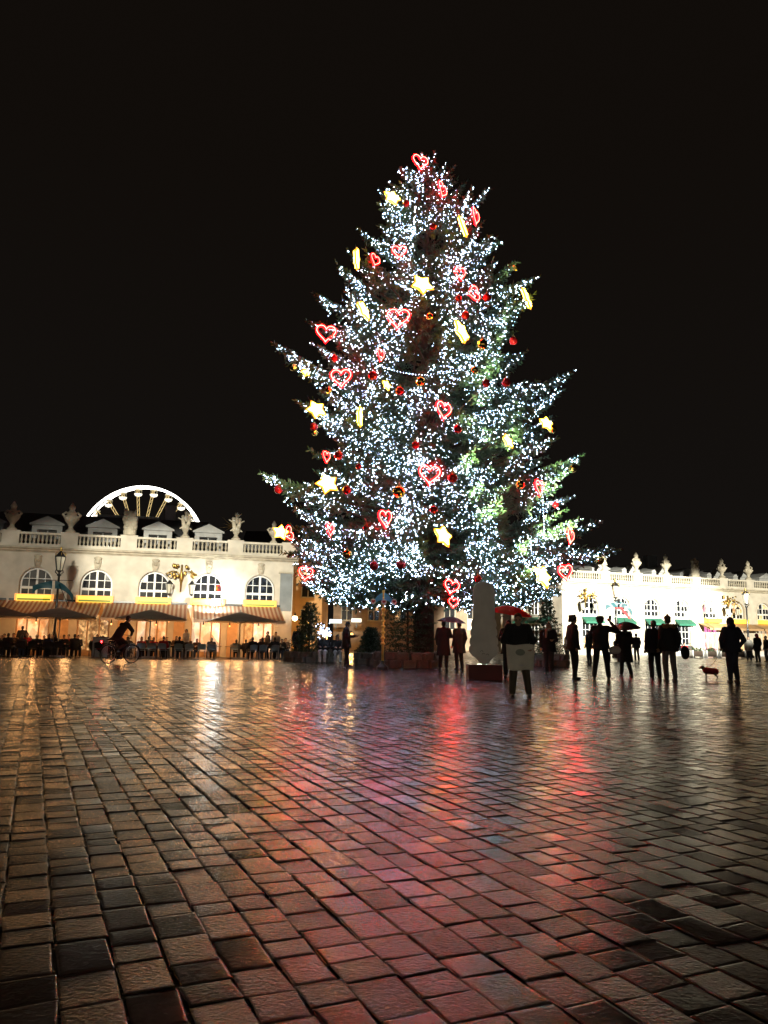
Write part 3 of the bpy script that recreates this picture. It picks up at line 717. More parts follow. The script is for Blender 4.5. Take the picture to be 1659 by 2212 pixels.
street_house('town_house', 'dark brown pilastered town house seen under the left of the tree', -5.4, 3.5, 86, 9.5, BROWN, 2, ORNG, seed=5, lit_p=.22, z_first=3.4)
street_house('grey_house', 'dim brown house hidden behind the foot of the tree', 3.7, 11.5, 88, 9.5, BROWN, 2, ORNG, seed=8, lit_p=.05, z_first=2.6)
street_house('pale_house', 'dim grey house between the white board and the white pavilion', 11.8, 19, 86, 9, DULL, 3, ORNG, seed=9, lit_p=.05)
for i, (px, py, Y, wt, r_, lab) in enumerate(((758, 1371, 72, 220, .22, 'yellow street lantern glowing behind the man with the phone'), (712, 1368, 80, 300, .14, 'small warm lamp left of the glowing street lantern, under the tree'), (667, 1345, 68, 500, .1, 'amber lamp washing the orange corner house'),
                                      (792, 1366, 80, 300, .12, 'small amber lamp behind the gilded pole'))):
    p = at(px, py, Y); bulb('street_lantern', lab, 'lantern', p, (1, .55, .16), wt, 3.5, r_, 'lit lanterns in the street beyond', soft=.2)
for i, (px, py, w, h, lab, col) in enumerate(((725, 1342, 0.6, .36, 'white lit shop sign low under the tree, left of another sign', (.9, 1, 1)), (770, 1340, 0.5, .36, 'pale lit shop sign right of the white one under the tree', (1, .92, .75)), (693, 1343, 0.22, .36, 'small white lit sign leftmost under the tree', (.9, 1, 1)))):
    t_ = thing('shop_sign', lab, 'sign', at(px, py, 79), 0, 'lit shop signs under the tree')
    MB().box(-w, w, -.02, .12, -h / 2, h / 2).build('sign_face', lit('sign' + str(i), col, 1.7), t_); MB().box(-w - .05, w + .05, .12, .16, -h / 2 - .05, h / 2 + .05).box(-.04, .04, .1, .3, -h / 2 - .6, -h / 2 - .05).build('sign_frame', BLACKM, t_)

# the floodlit town hall across the square, behind the photographer: it lights the near side of everything
TH = thing('town_hall', 'floodlit pale stone town hall facade behind the photographer', 'building', (0, -46, 0), PI)
TB = [-42 + 7 * i for i in range(13)]
facade_wall(TH, TB, -48, 48, 0, 9.5, 1.5, 5.2, LIME); MB().box(-48, 48, .0, .5, 9.51, 20).box(-48, 48, .5, 14, 0, 19.9).build('upper_wall', LIME, TH)
band([(y, z + 20) for y, z in CORN], -48.3, 48.3).build('cornice', LIME2, TH)
for c in TB:
    for z0, z1 in ((10.6, 14.0), (15.6, 18.4)): MB().box(c - 1.2, c + 1.2, -.06, -.003, z0, z1).build('window', GLASS, TH)
for x in (-30, -10, 10, 30): spot('floodlight_beam', (x, -26, .4), (x, -46, 11), THW, R(42), R(34), (1, .95, .84))

# ------------------------------------------------------------------ ferris wheel far behind the roofs
def ferris():
    C_ = at(301, 1190, 266); Rw = 22.4; t_ = thing('ferris_wheel', 'brightly lit white ferris wheel rising behind the cafe roof', 'ferris wheel', (C_.x, C_.y, 0), R(-4)); cz = C_.z
    RIM = lit('white lit rim', (1, .97, .88), 7); SPK = lit('golden lit spoke', (1, .72, .30), .85); GON = lit('white lit gondola', (1, .93, .75), 1.5)
    CANP = mat('gondola canopy', (.4, .38, .3), .5, emit=(1, .8, .4), estr=.12)
    b = MB(); b.tube([(Rw * math.cos(a), -.8, cz + Rw * math.sin(a)) for a in [2 * PI * i / 72 for i in range(72)]], .42, 6, closed=True); b.build('rim', RIM, t_)
    b = MB(); b.tube([(Rw * math.cos(a), 2.0, cz + Rw * math.sin(a)) for a in [2 * PI * i / 72 for i in range(72)]], .22, 6, closed=True); b.build('rear_rim', RIM, t_)
    for k in range(24):
        a = 2 * PI * (k + .35) / 24; d = Vector((math.cos(a), 0, math.sin(a))); n = Vector((-math.sin(a), 0, math.cos(a)))
        b = MB()
        for s in (-1, 1): b.tube([Vector((0, 0, cz)) + d * 1.2 + n * .3 * s, Vector((0, 0, cz)) + d * (Rw - .3) + n * .42 * s], .10, 4)
        for q in range(12):
            r0 = 2 + q * 1.65; b.tube([Vector((0, 0, cz)) + d * r0 + n * .36, Vector((0, 0, cz)) + d * (r0 + 1.6) - n * .36], .06, 4)
        b.build('spoke', SPK, t_)
        if math.sin(a) > .1:
            P = Vector((0, .5, cz)) + d * (Rw - 1.0); g_ = MB(); g_.lathe([(.25, -2.2), (1.1, -1.85), (1.35, -1.3), (1.35, -1.15)], 12); o = g_.build('gondola', GON, t_, True, P)
            c = MB().lathe([(1.35, .15), (1.1, .5), (.1, .75)], 12)
            for q in range(6): c.tube([(1.2 * math.cos(q * 1.047), 1.2 * math.sin(q * 1.047), -1.2), (1.2 * math.cos(q * 1.047), 1.2 * math.sin(q * 1.047), .2)], .05, 4)
            c.build('canopy', CANP, o)
    MB().lathe([(1.4, -1.2), (1.4, 1.8)], 16, Matrix.Translation((0, 0, cz)) @ Matrix.Rotation(PI / 2, 4, 'X')).build('hub', SPK, t_)
    for s in (-1, 1):
        for y in (-3, 4): MB().tube([(s * 10, y, 0), (0, y * .6, cz)], .45, 6).build('support_leg', WHITEP, t_)
ferris()

# ------------------------------------------------------------------ conifers
def needle_mat(name, ca, cb):
    m = bpy.data.materials.new(name); m.use_nodes = True; n = m.node_tree; b = n.nodes['Principled BSDF']; L = n.links.new
    g_ = n.nodes.new('ShaderNodeNewGeometry'); mx = n.nodes.new('ShaderNodeMix'); mx.data_type = 'RGBA'; mx.inputs[6].default_value = (*ca, 1); mx.inputs[7].default_value = (*cb, 1)
    no = n.nodes.new('ShaderNodeTexNoise'); no.inputs['Scale'].default_value = 1.3; L(g_.outputs['Position'], no.inputs['Vector'])
    ad = n.nodes.new('ShaderNodeMath'); ad.operation = 'MULTIPLY_ADD'; ad.inputs[1].default_value = .6; ad.use_clamp = True
    h = n.nodes.new('ShaderNodeMath'); h.operation = 'MULTIPLY'; h.inputs[1].default_value = .5; L(g_.outputs['Random Per Island'], h.inputs[0])
    L(no.outputs[0], ad.inputs[0]); L(h.outputs[0], ad.inputs[2]); L(ad.outputs[0], mx.inputs[0]); L(mx.outputs[2], b.inputs['Base Color'])
    b.inputs['Roughness'].default_value = .5; return m
NEEDLE = needle_mat('fir needles', (.018, .045, .020), (.055, .095, .035))
NEEDLE2 = needle_mat('dark fir needles', (.012, .030, .010), (.030, .055, .018))

def sprays(base, tip, droop, seed, step=.085, ln=.17, wd=.05, per=3):
    """needle sprays along straight twigs (arrays of base and tip points)"""
    r_ = np.random.default_rng(seed); L = np.linalg.norm(tip - base, axis=1); n = np.maximum(2, (L / step).astype(int))
    idx = np.repeat(np.arange(len(L)), n); k = np.concatenate([np.arange(q) for q in n]); f = (k + .5 + r_.uniform(-.3, .3, len(k))) / n[idx]
    T = (tip - base)[idx] / L[idx][:, None]
    P = base[idx] + (tip - base)[idx] * f[:, None]; P[:, 2] -= droop[idx] * f ** 2
    P = np.repeat(P, per, 0); T = np.repeat(T, per, 0); m = len(P)
    rv = r_.normal(0, 1, (m, 3)); rv -= T * np.sum(rv * T, 1)[:, None]; rv /= np.linalg.norm(rv, axis=1)[:, None] + 1e-9
    D = T * .75 + rv * .75; D[:, 2] += .05; D /= np.linalg.norm(D, axis=1)[:, None]
    S = np.cross(D, r_.normal(0, 1, (m, 3))); S /= np.linalg.norm(S, axis=1)[:, None] + 1e-9
    l = ln * r_.uniform(.6, 1.25, m)[:, None]; w = wd * r_.uniform(.6, 1.2, m)[:, None]
    V = np.stack([P - S * w * .3, P + S * w * .3, P + D * l * .55 + S * w * .6, P + D * l, P + D * l * .55 - S * w * .6], 1)
    return V.reshape(-1, 3), m
def spray_mesh(name, V, m, mt):
    F = np.array([(0, 1, 2, 3), (0, 3, 4, 4)]); 
    q = np.arange(m)[:, None] * 5
    loops = np.concatenate([q + np.array([[0, 1, 2, 3, 4]])], 1)
    return quads_mesh(name, V, loops, mt)

TY = 31.0
T0 = at(925, 1441, TY).x; TX = at(918, 345, TY).x * .5 + at(922, 1290, TY).x * .5; TZ = at(918, 340, TY).z
ENV = [(345, 905, 935), (380, 872, 962), (420, 838, 1005), (460, 830, 1028), (500, 818, 1042), (550, 788, 1072), (600, 752, 1105), (650, 720, 1128), (700, 700, 1128), (750, 694, 1120), (800, 695, 1148),
       (850, 686, 1170), (900, 676, 1190), (950, 692, 1195), (1000, 684, 1215), (1050, 656, 1208), (1100, 646, 1205), (1150, 632, 1238), (1200, 634, 1252), (1250, 655, 1228), (1290, 690, 1195), (1310, 730, 1150)]
EZ = np.array([at(900, y, TY).z for y, _, _ in ENV])[::-1]
EL = np.array([TX - at(l_, y, TY).x for y, l_, _ in ENV])[::-1]; ER = np.array([at(r_, y, TY).x - TX for y, _, r_ in ENV])[::-1]
def env(z, az):
    w = (1 + math.cos(az)) / 2
    return float(np.interp(z, EZ, EL)) * (1 - w) + float(np.interp(z, EZ, ER)) * w
def front(px, py):                                   # point on the camera side of the tree's skin
    Y = TY - 3
    for _ in range(6):
        p = at(px, py, Y); dx = p.x - TX; r_ = env(p.z, 0 if dx > 0 else PI) ; Y = TY - .93 * math.sqrt(max(r_ * r_ - dx * dx, 0.0)) - .15
    return at(px, py, Y)
GAPS = [(930, 525, 34, 26), (885, 805, 30, 26), (915, 730, 36, 62), (775, 1108, 46, 32), (985, 955, 24, 22), (955, 1180, 46, 40), (1100, 1120, 26, 60), (1000, 860, 26, 34), (845, 640, 40, 22), (1060, 985, 40, 24), (900, 1265, 60, 18), (1010, 740, 26, 22), (930, 905, 20, 18), (700, 1000, 18, 12)]
def ing(P, s=1.0):                                   # True where a point lies in one of the dark openings
    x, y, z = P[:, 0], P[:, 1], P[:, 2] - HCAM
    cp, sp, c, s_ = math.cos(PITCH), math.sin(PITCH), math.cos(ROLL), math.sin(ROLL)
    f = y * cp + z * sp; a = x / f; b = (-y * sp + z * cp) / f
    X = 829.5 + (a * c + b * s_) * FPX; Y = 1106 - (-a * s_ + b * c) * FPX
    m = np.zeros(len(P), bool)
    for gx, gy, rx, ry in GAPS: m |= ((X - gx) / (rx * s)) ** 2 + ((Y - gy) / (ry * s)) ** 2 < 1
    return m
def christmas_tree():
    rr = random.Random(21)
    t_ = thing('christmas_tree', 'giant fir christmas tree covered in white lights in the middle of the square', 'tree', (0, 0, 0))
    wood = MB(); wood.tube([(TX, TY, -.05), (TX, TY, 6), (TX, TY, 13), (TX, TY, TZ - .2)], [.42, .34, .2, .04], 12)
    # clipped stake wrap at the foot
    branches = []
    n = 300
    for i in range(n):
        q = (i + rr.random()) / n; zt = 2.9 + (TZ - 3.3) * (q ** 1.25); az = i * 2.39996 + rr.uniform(-.25, .25)
        branches.append((zt, az, env(zt, az) * rr.uniform(.80, 1.03)))
    tips = [(605, 757), (575, 1025), (690, 637), (738, 588), (655, 880), (762, 545), (783, 500), (678, 705), (640, 1100), (612, 1150), (625, 1195), (662, 1262), (830, 415), (1040, 425), (1150, 600), (1113, 560), (1074, 520), (1225, 808), (1190, 900), (1255, 980),
            (1220, 1080), (1275, 1135), (1318, 1190), (1238, 1232), (1140, 650), (1200, 850), (1000, 395), (880, 372), (950, 372), (700, 1265), (1190, 1275)]
    for px, py in tips:
        p = at(px, py, TY); branches.append((p.z, (0 if p.x > TX else PI) + rr.uniform(-.12, .12), abs(p.x - TX)))
    B, Tp, Dr, lit_ = [], [], [], []
    for zt, az, r_ in branches:
        h = (zt - 2.6) / (TZ - 2.6); rise = r_ * (-.10 + .75 * h) + rr.uniform(-.12, .18) * r_
        zb = max(2.2, min(zt - rise, TZ - .5)); d = Vector((math.cos(az), math.sin(az), 0)); side = Vector((-d.y, d.x, 0))
        bend = rr.uniform(-.12, .12) * r_; sag = r_ * rr.uniform(.03, .09)
        pos = lambda u: Vector((TX, TY, zb)) + d * (r_ * u) + side * (bend * math.sin(PI * u)) + Vector((0, 0, (zt - zb) * u - sag * math.sin(PI * u)))
        wood.tube([pos(u) for u in (0, .25, .5, .75, .97)], [.03 + r_ * .011, .025 + r_ * .008, .02 + r_ * .005, .018, .008], 5, cap=False)
        on = rr.uniform(.5, 1.15) if rr.random() > .12 else .12
        nt_ = max(6, int(r_ / .105)); 
        for k in range(nt_):
            u = .14 + .86 * (k + rr.random() * .6) / nt_
            if u < .3 and rr.random() < .4: continue
            p = pos(u); tl = min(.95, .16 + .30 * r_ * (1 - u) ** .8 * 1.0) * rr.uniform(.7, 1.15)
            for s in (-1, 1):
                a = rr.uniform(.55, 1.15); v = d * math.cos(a) + side * (s * math.sin(a)) + Vector((0, 0, rr.uniform(-.35, .12)))
                B.append(p); Tp.append(p + v.normalized() * tl); Dr.append(tl * rr.uniform(.0, .35)); lit_.append(on * (.35 + .65 * u) * rr.uniform(.75, 1.1))
            if rr.random() < .5:
                B.append(p); v = d * .6 + Vector((rr.uniform(-.3, .3), rr.uniform(-.3, .3), rr.uniform(-.7, .7))); Tp.append(p + v.normalized() * tl * .7); Dr.append(.05); lit_.append(on * (.3 + .7 * u))
        p = pos(1.0); B.append(pos(.9)); Tp.append(p + (p - pos(.92)).normalized() * .35); Dr.append(0); lit_.append(on)
    B = np.array([tuple(p) for p in B]); Tp = np.array([tuple(p) for p in Tp]); Dr = np.array(Dr); lit_ = np.array(lit_)
    for k in range(14):
        a = k * 2.4; z = TZ - .05 - .09 * k; B = np.vstack([B, [(TX, TY, z - .1)]]); Tp = np.vstack([Tp, [(TX + math.cos(a) * (.12 + .05 * k), TY + math.sin(a) * (.12 + .05 * k), z + .1)]]); Dr = np.append(Dr, 0); lit_ = np.append(lit_, .8)
    mid = (B + Tp) / 2; frontal = B[:, 1] < TY + 1.0
    keep = ~(ing(mid) & frontal & (rng.random(len(B)) < .93))
    B, Tp, Dr, lit_ = B[keep], Tp[keep], Dr[keep], lit_[keep]
    wood.build('trunk', BARK, t_, True)
    V, m = sprays(B, Tp, Dr, 5, step=.10, ln=.19, wd=.055, per=3)
    link('crown', spray_mesh('crown', V, m, NEEDLE), t_)
    # fairy lights along the twigs
    L = np.linalg.norm(Tp - B, axis=1); q3 = (np.sin(B[:, 0] * 2.3 + 1.1 * np.sin(B[:, 2] * 1.7)) + np.sin(B[:, 1] * 2.9 + B[:, 2] * 2.1) + np.sin(B[:, 2] * 3.7 - B[:, 0] * 1.3)) / 3; lit_ = lit_ * np.clip(1 + 1.0 * q3, .25, 2.0); cnt = np.random.default_rng(3).poisson(L * lit_ * 6.6)
    idx = np.repeat(np.arange(len(L)), cnt); f = rng.uniform(.15, 1.08, len(idx)); P = B[idx] + (Tp - B)[idx] * f[:, None]; P[:, 2] -= Dr[idx] * f ** 2; P += rng.normal(0, .03, P.shape)
    P = P[~(ing(P, 1.1) & (P[:, 1] < TY + 2) & (rng.random(len(P)) < .95))]
    # cables that hang straight between branches
    ex = []
    for (xa, ya), (xb, yb), c in (((1170, 1030), (1176, 1150), 22), ((820, 790), (985, 800), 26), ((1060, 1000), (960, 1140), 20)):
        pa, pb = front(xa, ya), front(xb, yb)
        for q in range(c): p = pa.lerp(pb, q / (c - 1)); ex.append((p.x, p.y, p.z - .25 * math.sin(PI * q / (c - 1)) * (abs(xa - xb) > 90)))
    P = np.vstack([P, ex])
    return t_, P
XTREE, LEDS = christmas_tree()
def led_cloud(name, P, label, strength, size=1.0):
    n = len(P); r_ = np.random.default_rng(11); D = r_.normal(0, 1, (n, 3)); D[:, 2] -= .5; D /= np.linalg.norm(D, axis=1)[:, None]
    S = np.cross(D, r_.normal(0, 1, (n, 3))); S /= np.linalg.norm(S, axis=1)[:, None]; U = np.cross(D, S)
    big = np.where(r_.random(n) < .10, 1.45, 1.0)[:, None] * size; l = .027 * r_.uniform(.8, 1.5, n)[:, None] * big; w = .0102 * r_.uniform(.85, 1.25, n)[:, None] * big
    V = np.stack([P - D * l] + [P + (S * math.cos(a) + U * math.sin(a)) * w for a in (0, 2.094, 4.189)] + [P + D * l], 1).reshape(-1, 3)
    F = np.array([(0, 2, 1), (0, 3, 2), (0, 1, 3), (4, 1, 2), (4, 2, 3), (4, 3, 1)]); F = (F[None] + (np.arange(n) * 5)[:, None, None]).reshape(-1, 3)
    m = bpy.data.materials.new(name + ' glow'); m.use_nodes = True; nn = m.node_tree; b = nn.nodes['Principled BSDF']
    a_ = nn.nodes.new('ShaderNodeAttribute'); a_.attribute_name = 'glow'; nn.links.new(a_.outputs['Color'], b.inputs['Emission Color']); b.inputs['Emission Strength'].default_value = strength; b.inputs['Base Color'].default_value = (.5, .5, .5, 1)
    me = quads_mesh(name, V, F, m); t = r_.random(n); br = .22 + 1.1 * r_.random(n) ** 1.6
    c = np.stack([(.40 + .32 * t) * br, (.62 + .22 * t) * br, np.ones(n) * br, np.ones(n)], 1)
    ac = me.attributes.new('glow', 'FLOAT_COLOR', 'POINT'); ac.data.foreach_set('color', np.repeat(c, 5, 0).ravel())
    return tag(link(name, me), label, 'string lights', None, 'stuff')
led_cloud('fairy_lights', LEDS, 'thousands of tiny cold white fairy lights strung over the big fir', 50)
print('LEDS', len(LEDS))

# ------------------------------------------------------------------ ornaments on the tree
HEARTM = lit('red neon', (1, .0007, .0014), 95)
HEARTM2 = lit('red neon core', (1, .50, .34), 4)
def heart_curve(n=26):
    out = []
    for i in range(n):
        t = 2 * PI * i / n; x = 16 * math.sin(t) ** 3; z = 13 * math.cos(t) - 5 * math.cos(2 * t) - 2 * math.cos(3 * t) - math.cos(4 * t); out.append((x / 32, 0, (z + 2.5) / 32))
    return out
HC = heart_curve()
TUBE_OUT = MB(); TUBE_OUT.tube(HC, .056, 7, closed=True); HT = TUBE_OUT.mesh('heart_tube', HEARTM, True)
MB_CORE = MB(); MB_CORE.tube([(x, -.050, z) for x, y, z in HC], .019, 6, closed=True); HCORE = MB_CORE.mesh('heart_core', HEARTM2, True)
wire = MB(); wire.tube([(0, .05, .30), (0, .05, .85)], .012, 4); wire.tube([(-.36, .05, .12), (0, .05, .42), (.36, .05, .12)], .012, 4); HWIRE = wire.mesh('hanger', BLACKM)
hearts = [(908, 352, 32, 25, 0), (955, 412, 32, 58, 10), (1027, 470, 34, 62, 0), (862, 545, 28, 5, 0), (810, 563, 26, 50, 10), (994, 592, 28, 35, -10), (1022, 634, 30, 30, 70), (860, 690, 46, -8, 5), (704, 722, 40, 8, 3), (737, 818, 42, 0, -3), (822, 768, 26, 60, 0), (958, 888, 40, 38, 5), (928, 1027, 44, 5, 3),
          (1165, 1055, 36, 52, 0), (832, 1122, 40, 50, -5), (713, 1145, 30, 65, 0), (1232, 1160, 34, 55, 15), (1222, 1238, 36, 25, -10), (660, 1240, 30, 10, 8), (975, 1269, 32, 10, 15), (979, 1303, 22, 20, 5), (622, 1153, 30, 55, 60), (705, 988, 26, 60, 0)]
def where(px, py, i, n, what):
    ax = np.interp(py, [345, 1300], [918, 925]); l_, r_ = np.interp(py, [e[0] for e in ENV], [e[1] for e in ENV]), np.interp(py, [e[0] for e in ENV], [e[2] for e in ENV])
    f = (px - ax) / (r_ - ax) if px > ax else (px - ax) / (ax - l_)
    s = 'at the very top' if py < 370 else 'on the left edge' if f < -.75 else 'left of the middle' if f < -.2 else 'near the middle' if f < .2 else 'right of the middle' if f < .75 else 'on the right edge'
    return f'{s} of the tree, {ORD[i]} highest {what}'
hearts.sort(key=lambda h: h[1])
for i, (px, py, s, yaw, rl) in enumerate(hearts):
    p = front(px, py); dep = p.y - .25; p = at(px, py, dep); w = s / FPX * math.hypot(dep, p.z)
    look = 'facing the square' if abs(yaw) < 30 else 'turned sideways'
    h = thing('neon_heart', f'red heart {look} {where(px, py, i, 0, "heart")}', 'neon heart', p, R(yaw), 'red neon hearts on the tree', w)
    h.rotation_euler = (0, R(rl), R(yaw))
    link('heart_tube', HT, h); link('heart_core', HCORE, h); link('hanger', HWIRE, h)
STARM = lit('warm star light', (1, .64, .055), 24)
STARE = lit('amber star edge', (1, .38, .03), 2)
def star_poly(r0, r1): return [((r0 if k % 2 == 0 else r1) * math.sin(PI * k / 5), (r0 if k % 2 == 0 else r1) * math.cos(PI * k / 5)) for k in range(10)]
sb = MB(); sb.prism(star_poly(.5, .29)[::-1], -.10, .10); ST = sb.mesh('star_body', STARM)
se = MB(); se.tube([(x, 0, z) for x, z in star_poly(.58, .33)], .045, 5, closed=True); SE = se.mesh('star_outline', STARE)
sw = MB(); sw.tube([(0, .06, .5), (0, .06, 1.0)], .012, 4); SWm = sw.mesh('hanger', BLACKM)
stars = [(847, 427, 38, 20, 15), (1000, 490, 46, 62, 30), (770, 558, 46, 84, 0), (912, 615, 50, 30, -35), (1138, 645, 48, 55, 30), (785, 670, 46, 62, 5), (997, 717, 54, 45, 35), (835, 832, 26, 40, 20), (660, 804, 24, 50, -20), (683, 885, 46, 30, -25), (777, 900, 46, 85, 0), (1180, 915, 36, 25, 10), (1097, 953, 36, 50, 0), (707, 1045, 52, 25, -20), (957, 1158, 52, 35, 15), (1172, 1245, 54, 35, 25), (606, 1150, 38, 20, 10)]
stars.sort(key=lambda h: h[1])
for i, (px, py, s, yaw, rl) in enumerate(stars):
    p = front(px, py); dep = p.y - .3; p = at(px, py, dep); w = s / FPX * math.hypot(dep, p.z) * .86
    look = 'seen edge-on' if yaw > 75 else 'turned obliquely' if yaw > 40 else 'facing the square'
    h = thing('gold_star', f'gold star {look} {where(px, py, i, 0, "star")}', 'star light', p, 0, 'gold light stars on the tree', w); h.rotation_euler = (R(-20 if yaw < 75 else 0), R(rl), R(yaw))
    link('star_body', ST, h); link('star_outline', SE, h); link('hanger', SWm, h)
REDB = mat('red glass bauble', (.45, .012, .015), .08, .6, var=0, coat=.6); GOLDB = mat('gold glass bauble', (.75, .52, .14), .1, 1, var=0)
BALLR = MB().ball((0, 0, 0), .5, 18, 12).mesh('glass_ball', REDB, True); BALLG = MB().ball((0, 0, 0), .5, 18, 12).mesh('glass_ball', GOLDB, True)
CAPM = MB().lathe([(.14, .46), (.14, .58), (.05, .6), (.02, .8)], 8).mesh('cap', GOLD, True)
reds = [(732, 984, 20), (775, 1008, 14), (750, 1059, 20), (602, 1057, 20), (808, 1222, 20), (866, 1219, 22), (898, 962, 18), (792, 1140, 16), (989, 927, 18), (978, 1033, 22), (1200, 1090, 14), (937, 1101, 18), (1032, 1250, 16), (1005, 682, 18), (1109, 736, 18), (1093, 827, 20), (1050, 828, 18), (1052, 643, 18), (986, 925, 16), (990, 645, 14), (806, 812, 20), (864, 845, 20), (723, 774, 16), (935, 490, 14), (678, 922, 18), (878, 440, 14)]
reds = sorted({(x, y): (x, y, s) for x, y, s in reds if (x, y) != (986, 925)}.values(), key=lambda h: h[1])
golds = sorted([(1042, 745, 24), (908, 825, 22), (862, 1063, 28), (1237, 1012, 18), (1123, 1047, 20), (633, 792, 18), (1025, 800, 16), (1193, 927, 18), (750, 1197, 20), (1295, 1210, 20), (928, 684, 15), (1113, 578, 14), (711, 843, 14), (680, 935, 14)], key=lambda h: h[1])
for lst, me, nm, grp in ((reds, BALLR, 'red', 'red baubles on the tree'), (golds, BALLG, 'gold', 'gold baubles on the tree')):
    for i, (px, py, s) in enumerate(lst):
        p = front(px, py); dep = p.y - .2; p = at(px, py, dep); w = s / FPX * math.hypot(dep, p.z)
        h = thing('bauble', f'{nm} bauble {where(px, py, i, 0, nm + " bauble")}', 'bauble', p, 0, grp, w); link('glass_ball', me, h); link('cap', CAPM, h)
# ground floodlight that greens the lower right boughs
p = gnd(1046, 1464); p.y += .5
gf = thing('ground_floodlight', 'small ground floodlight behind the white board aimed up into the fir', 'floodlight', (p.x, p.y, p.z), 0)
MB().box(-.16, .16, -.1, .1, .12, .36).build('housing', BLACKM, gf); MB().box(-.2, .2, -.05, .05, 0, .118).build('stand', BLACKM, gf); MB().box(-.13, .13, -.08, .08, .362, .37).build('lens', lit('lens green', (.85, 1, .7), 6), gf)
for tgt, wt in (((1050, 1165), 70000), ((1150, 1215), 80000)):
    q = front(*tgt); s_ = spot('beam', (p.x, p.y, .46), q, wt, R(8), R(10), (.85, 1, .62), .08, .6)
    s_.parent = gf; s_.matrix_parent_inverse = Matrix.Translation(-Vector((p.x, p.y, p.z)))

# ------------------------------------------------------------------ people
SKIN = mat('skin', (.42, .25, .17), .55, var=.08)
EYE = mat('eye', (.03, .02, .02), .2, var=0)
def cloth(name, col, r_=.8): return mat(name, col, r_, var=.18, scale=6, bump=.25, bscale=25)
BLK = cloth('black cloth', (.012, .012, .014)); NAVY = cloth('navy cloth', (.014, .018, .038)); DKG = cloth('dark grey cloth', (.035, .034, .033)); OLIVE = cloth('olive cloth', (.075, .065, .045))
JEAN = cloth('blue denim', (.05, .075, .13)); GREYC = cloth('grey cloth', (.11, .105, .10)); BEIGE = cloth('beige cloth', (.38, .33, .26)); BROWNC = cloth('brown cloth', (.07, .04, .025)); REDC = cloth('red cloth', (.32, .015, .02)); PALE = cloth('pale cloth', (.42, .41, .38)); DKBLUE = cloth('deep blue cloth', (.02, .03, .10))
FUR = cloth('tawny fur', (.20, .13, .05)); HAIRD = mat('dark hair', (.015, .011, .009), .45, var=.2, scale=20); HAIRB = mat('brown hair', (.06, .035, .018), .5, var=.2, scale=20); HAIRG = mat('grey hair', (.25, .24, .22), .5, var=.2, scale=20)
SHOE = mat('dark shoe leather', (.015, .013, .012), .35, var=.1)

def ell_loft(mb, rings, n=14):
    vs = [(rx * math.cos(2 * PI * k / n), yc + ry * math.sin(2 * PI * k / n), z) for z, rx, ry, yc in rings for k in range(n)]; m = len(rings)
    fs = [(i * n + k, i * n + (k + 1) % n, (i + 1) * n + (k + 1) % n, (i + 1) * n + k) for i in range(m - 1) for k in range(n)] + [tuple(range(n - 1, -1, -1)), tuple((m - 1) * n + k for k in range(n))]
    return mb.add(vs, fs)
def hand(mb, e, w, curl=.5, fat=1.0):
    e, w = Vector(e), Vector(w); d = (w - e).normalized(); side = d.cross(Vector((0, 1, 0)) if abs(d.y) < .8 else Vector((0, 0, 1))).normalized(); nrm = side.cross(d)
    if nrm.y < 0: nrm = -nrm
    mb.cap(w, w + d * .075, .028 * fat, .036 * fat); 
    for i, l in enumerate((.062, .075, .07, .055)):
        o = w + d * .095 + side * ((i - 1.5) * .021); k = o + (d * math.cos(curl) + nrm * math.sin(curl)) * l * .55
        mb.cap(o - d * .03, k, .0105 * fat, .010 * fat, 6); mb.cap(k, k + (d * math.cos(curl * 2) + nrm * math.sin(curl * 2)) * l * .5, .010 * fat, .008 * fat, 6)
    t0 = w + d * .03 - side * .03; mb.cap(t0, t0 + (d * .6 - side * .5 + nrm * .5).normalized() * .06, .013 * fat, .010 * fat, 6)
BASE = dict(head=(0, .02, 1.615), neck=(0, -.01, 1.46), shL=(-.185, -.01, 1.415), shR=(.185, -.01, 1.415), elL=(-.25, -.05, 1.13), elR=(.25, -.05, 1.13), haL=(-.25, .06, .88), haR=(.25, .06, .88),
            hpL=(-.09, 0, .92), hpR=(.09, 0, .92), knL=(-.105, .03, .50), knR=(.105, .03, .50), anL=(-.115, -.03, .085), anR=(.115, -.03, .085), pel=(0, 0, .95), che=(0, -.01, 1.28))
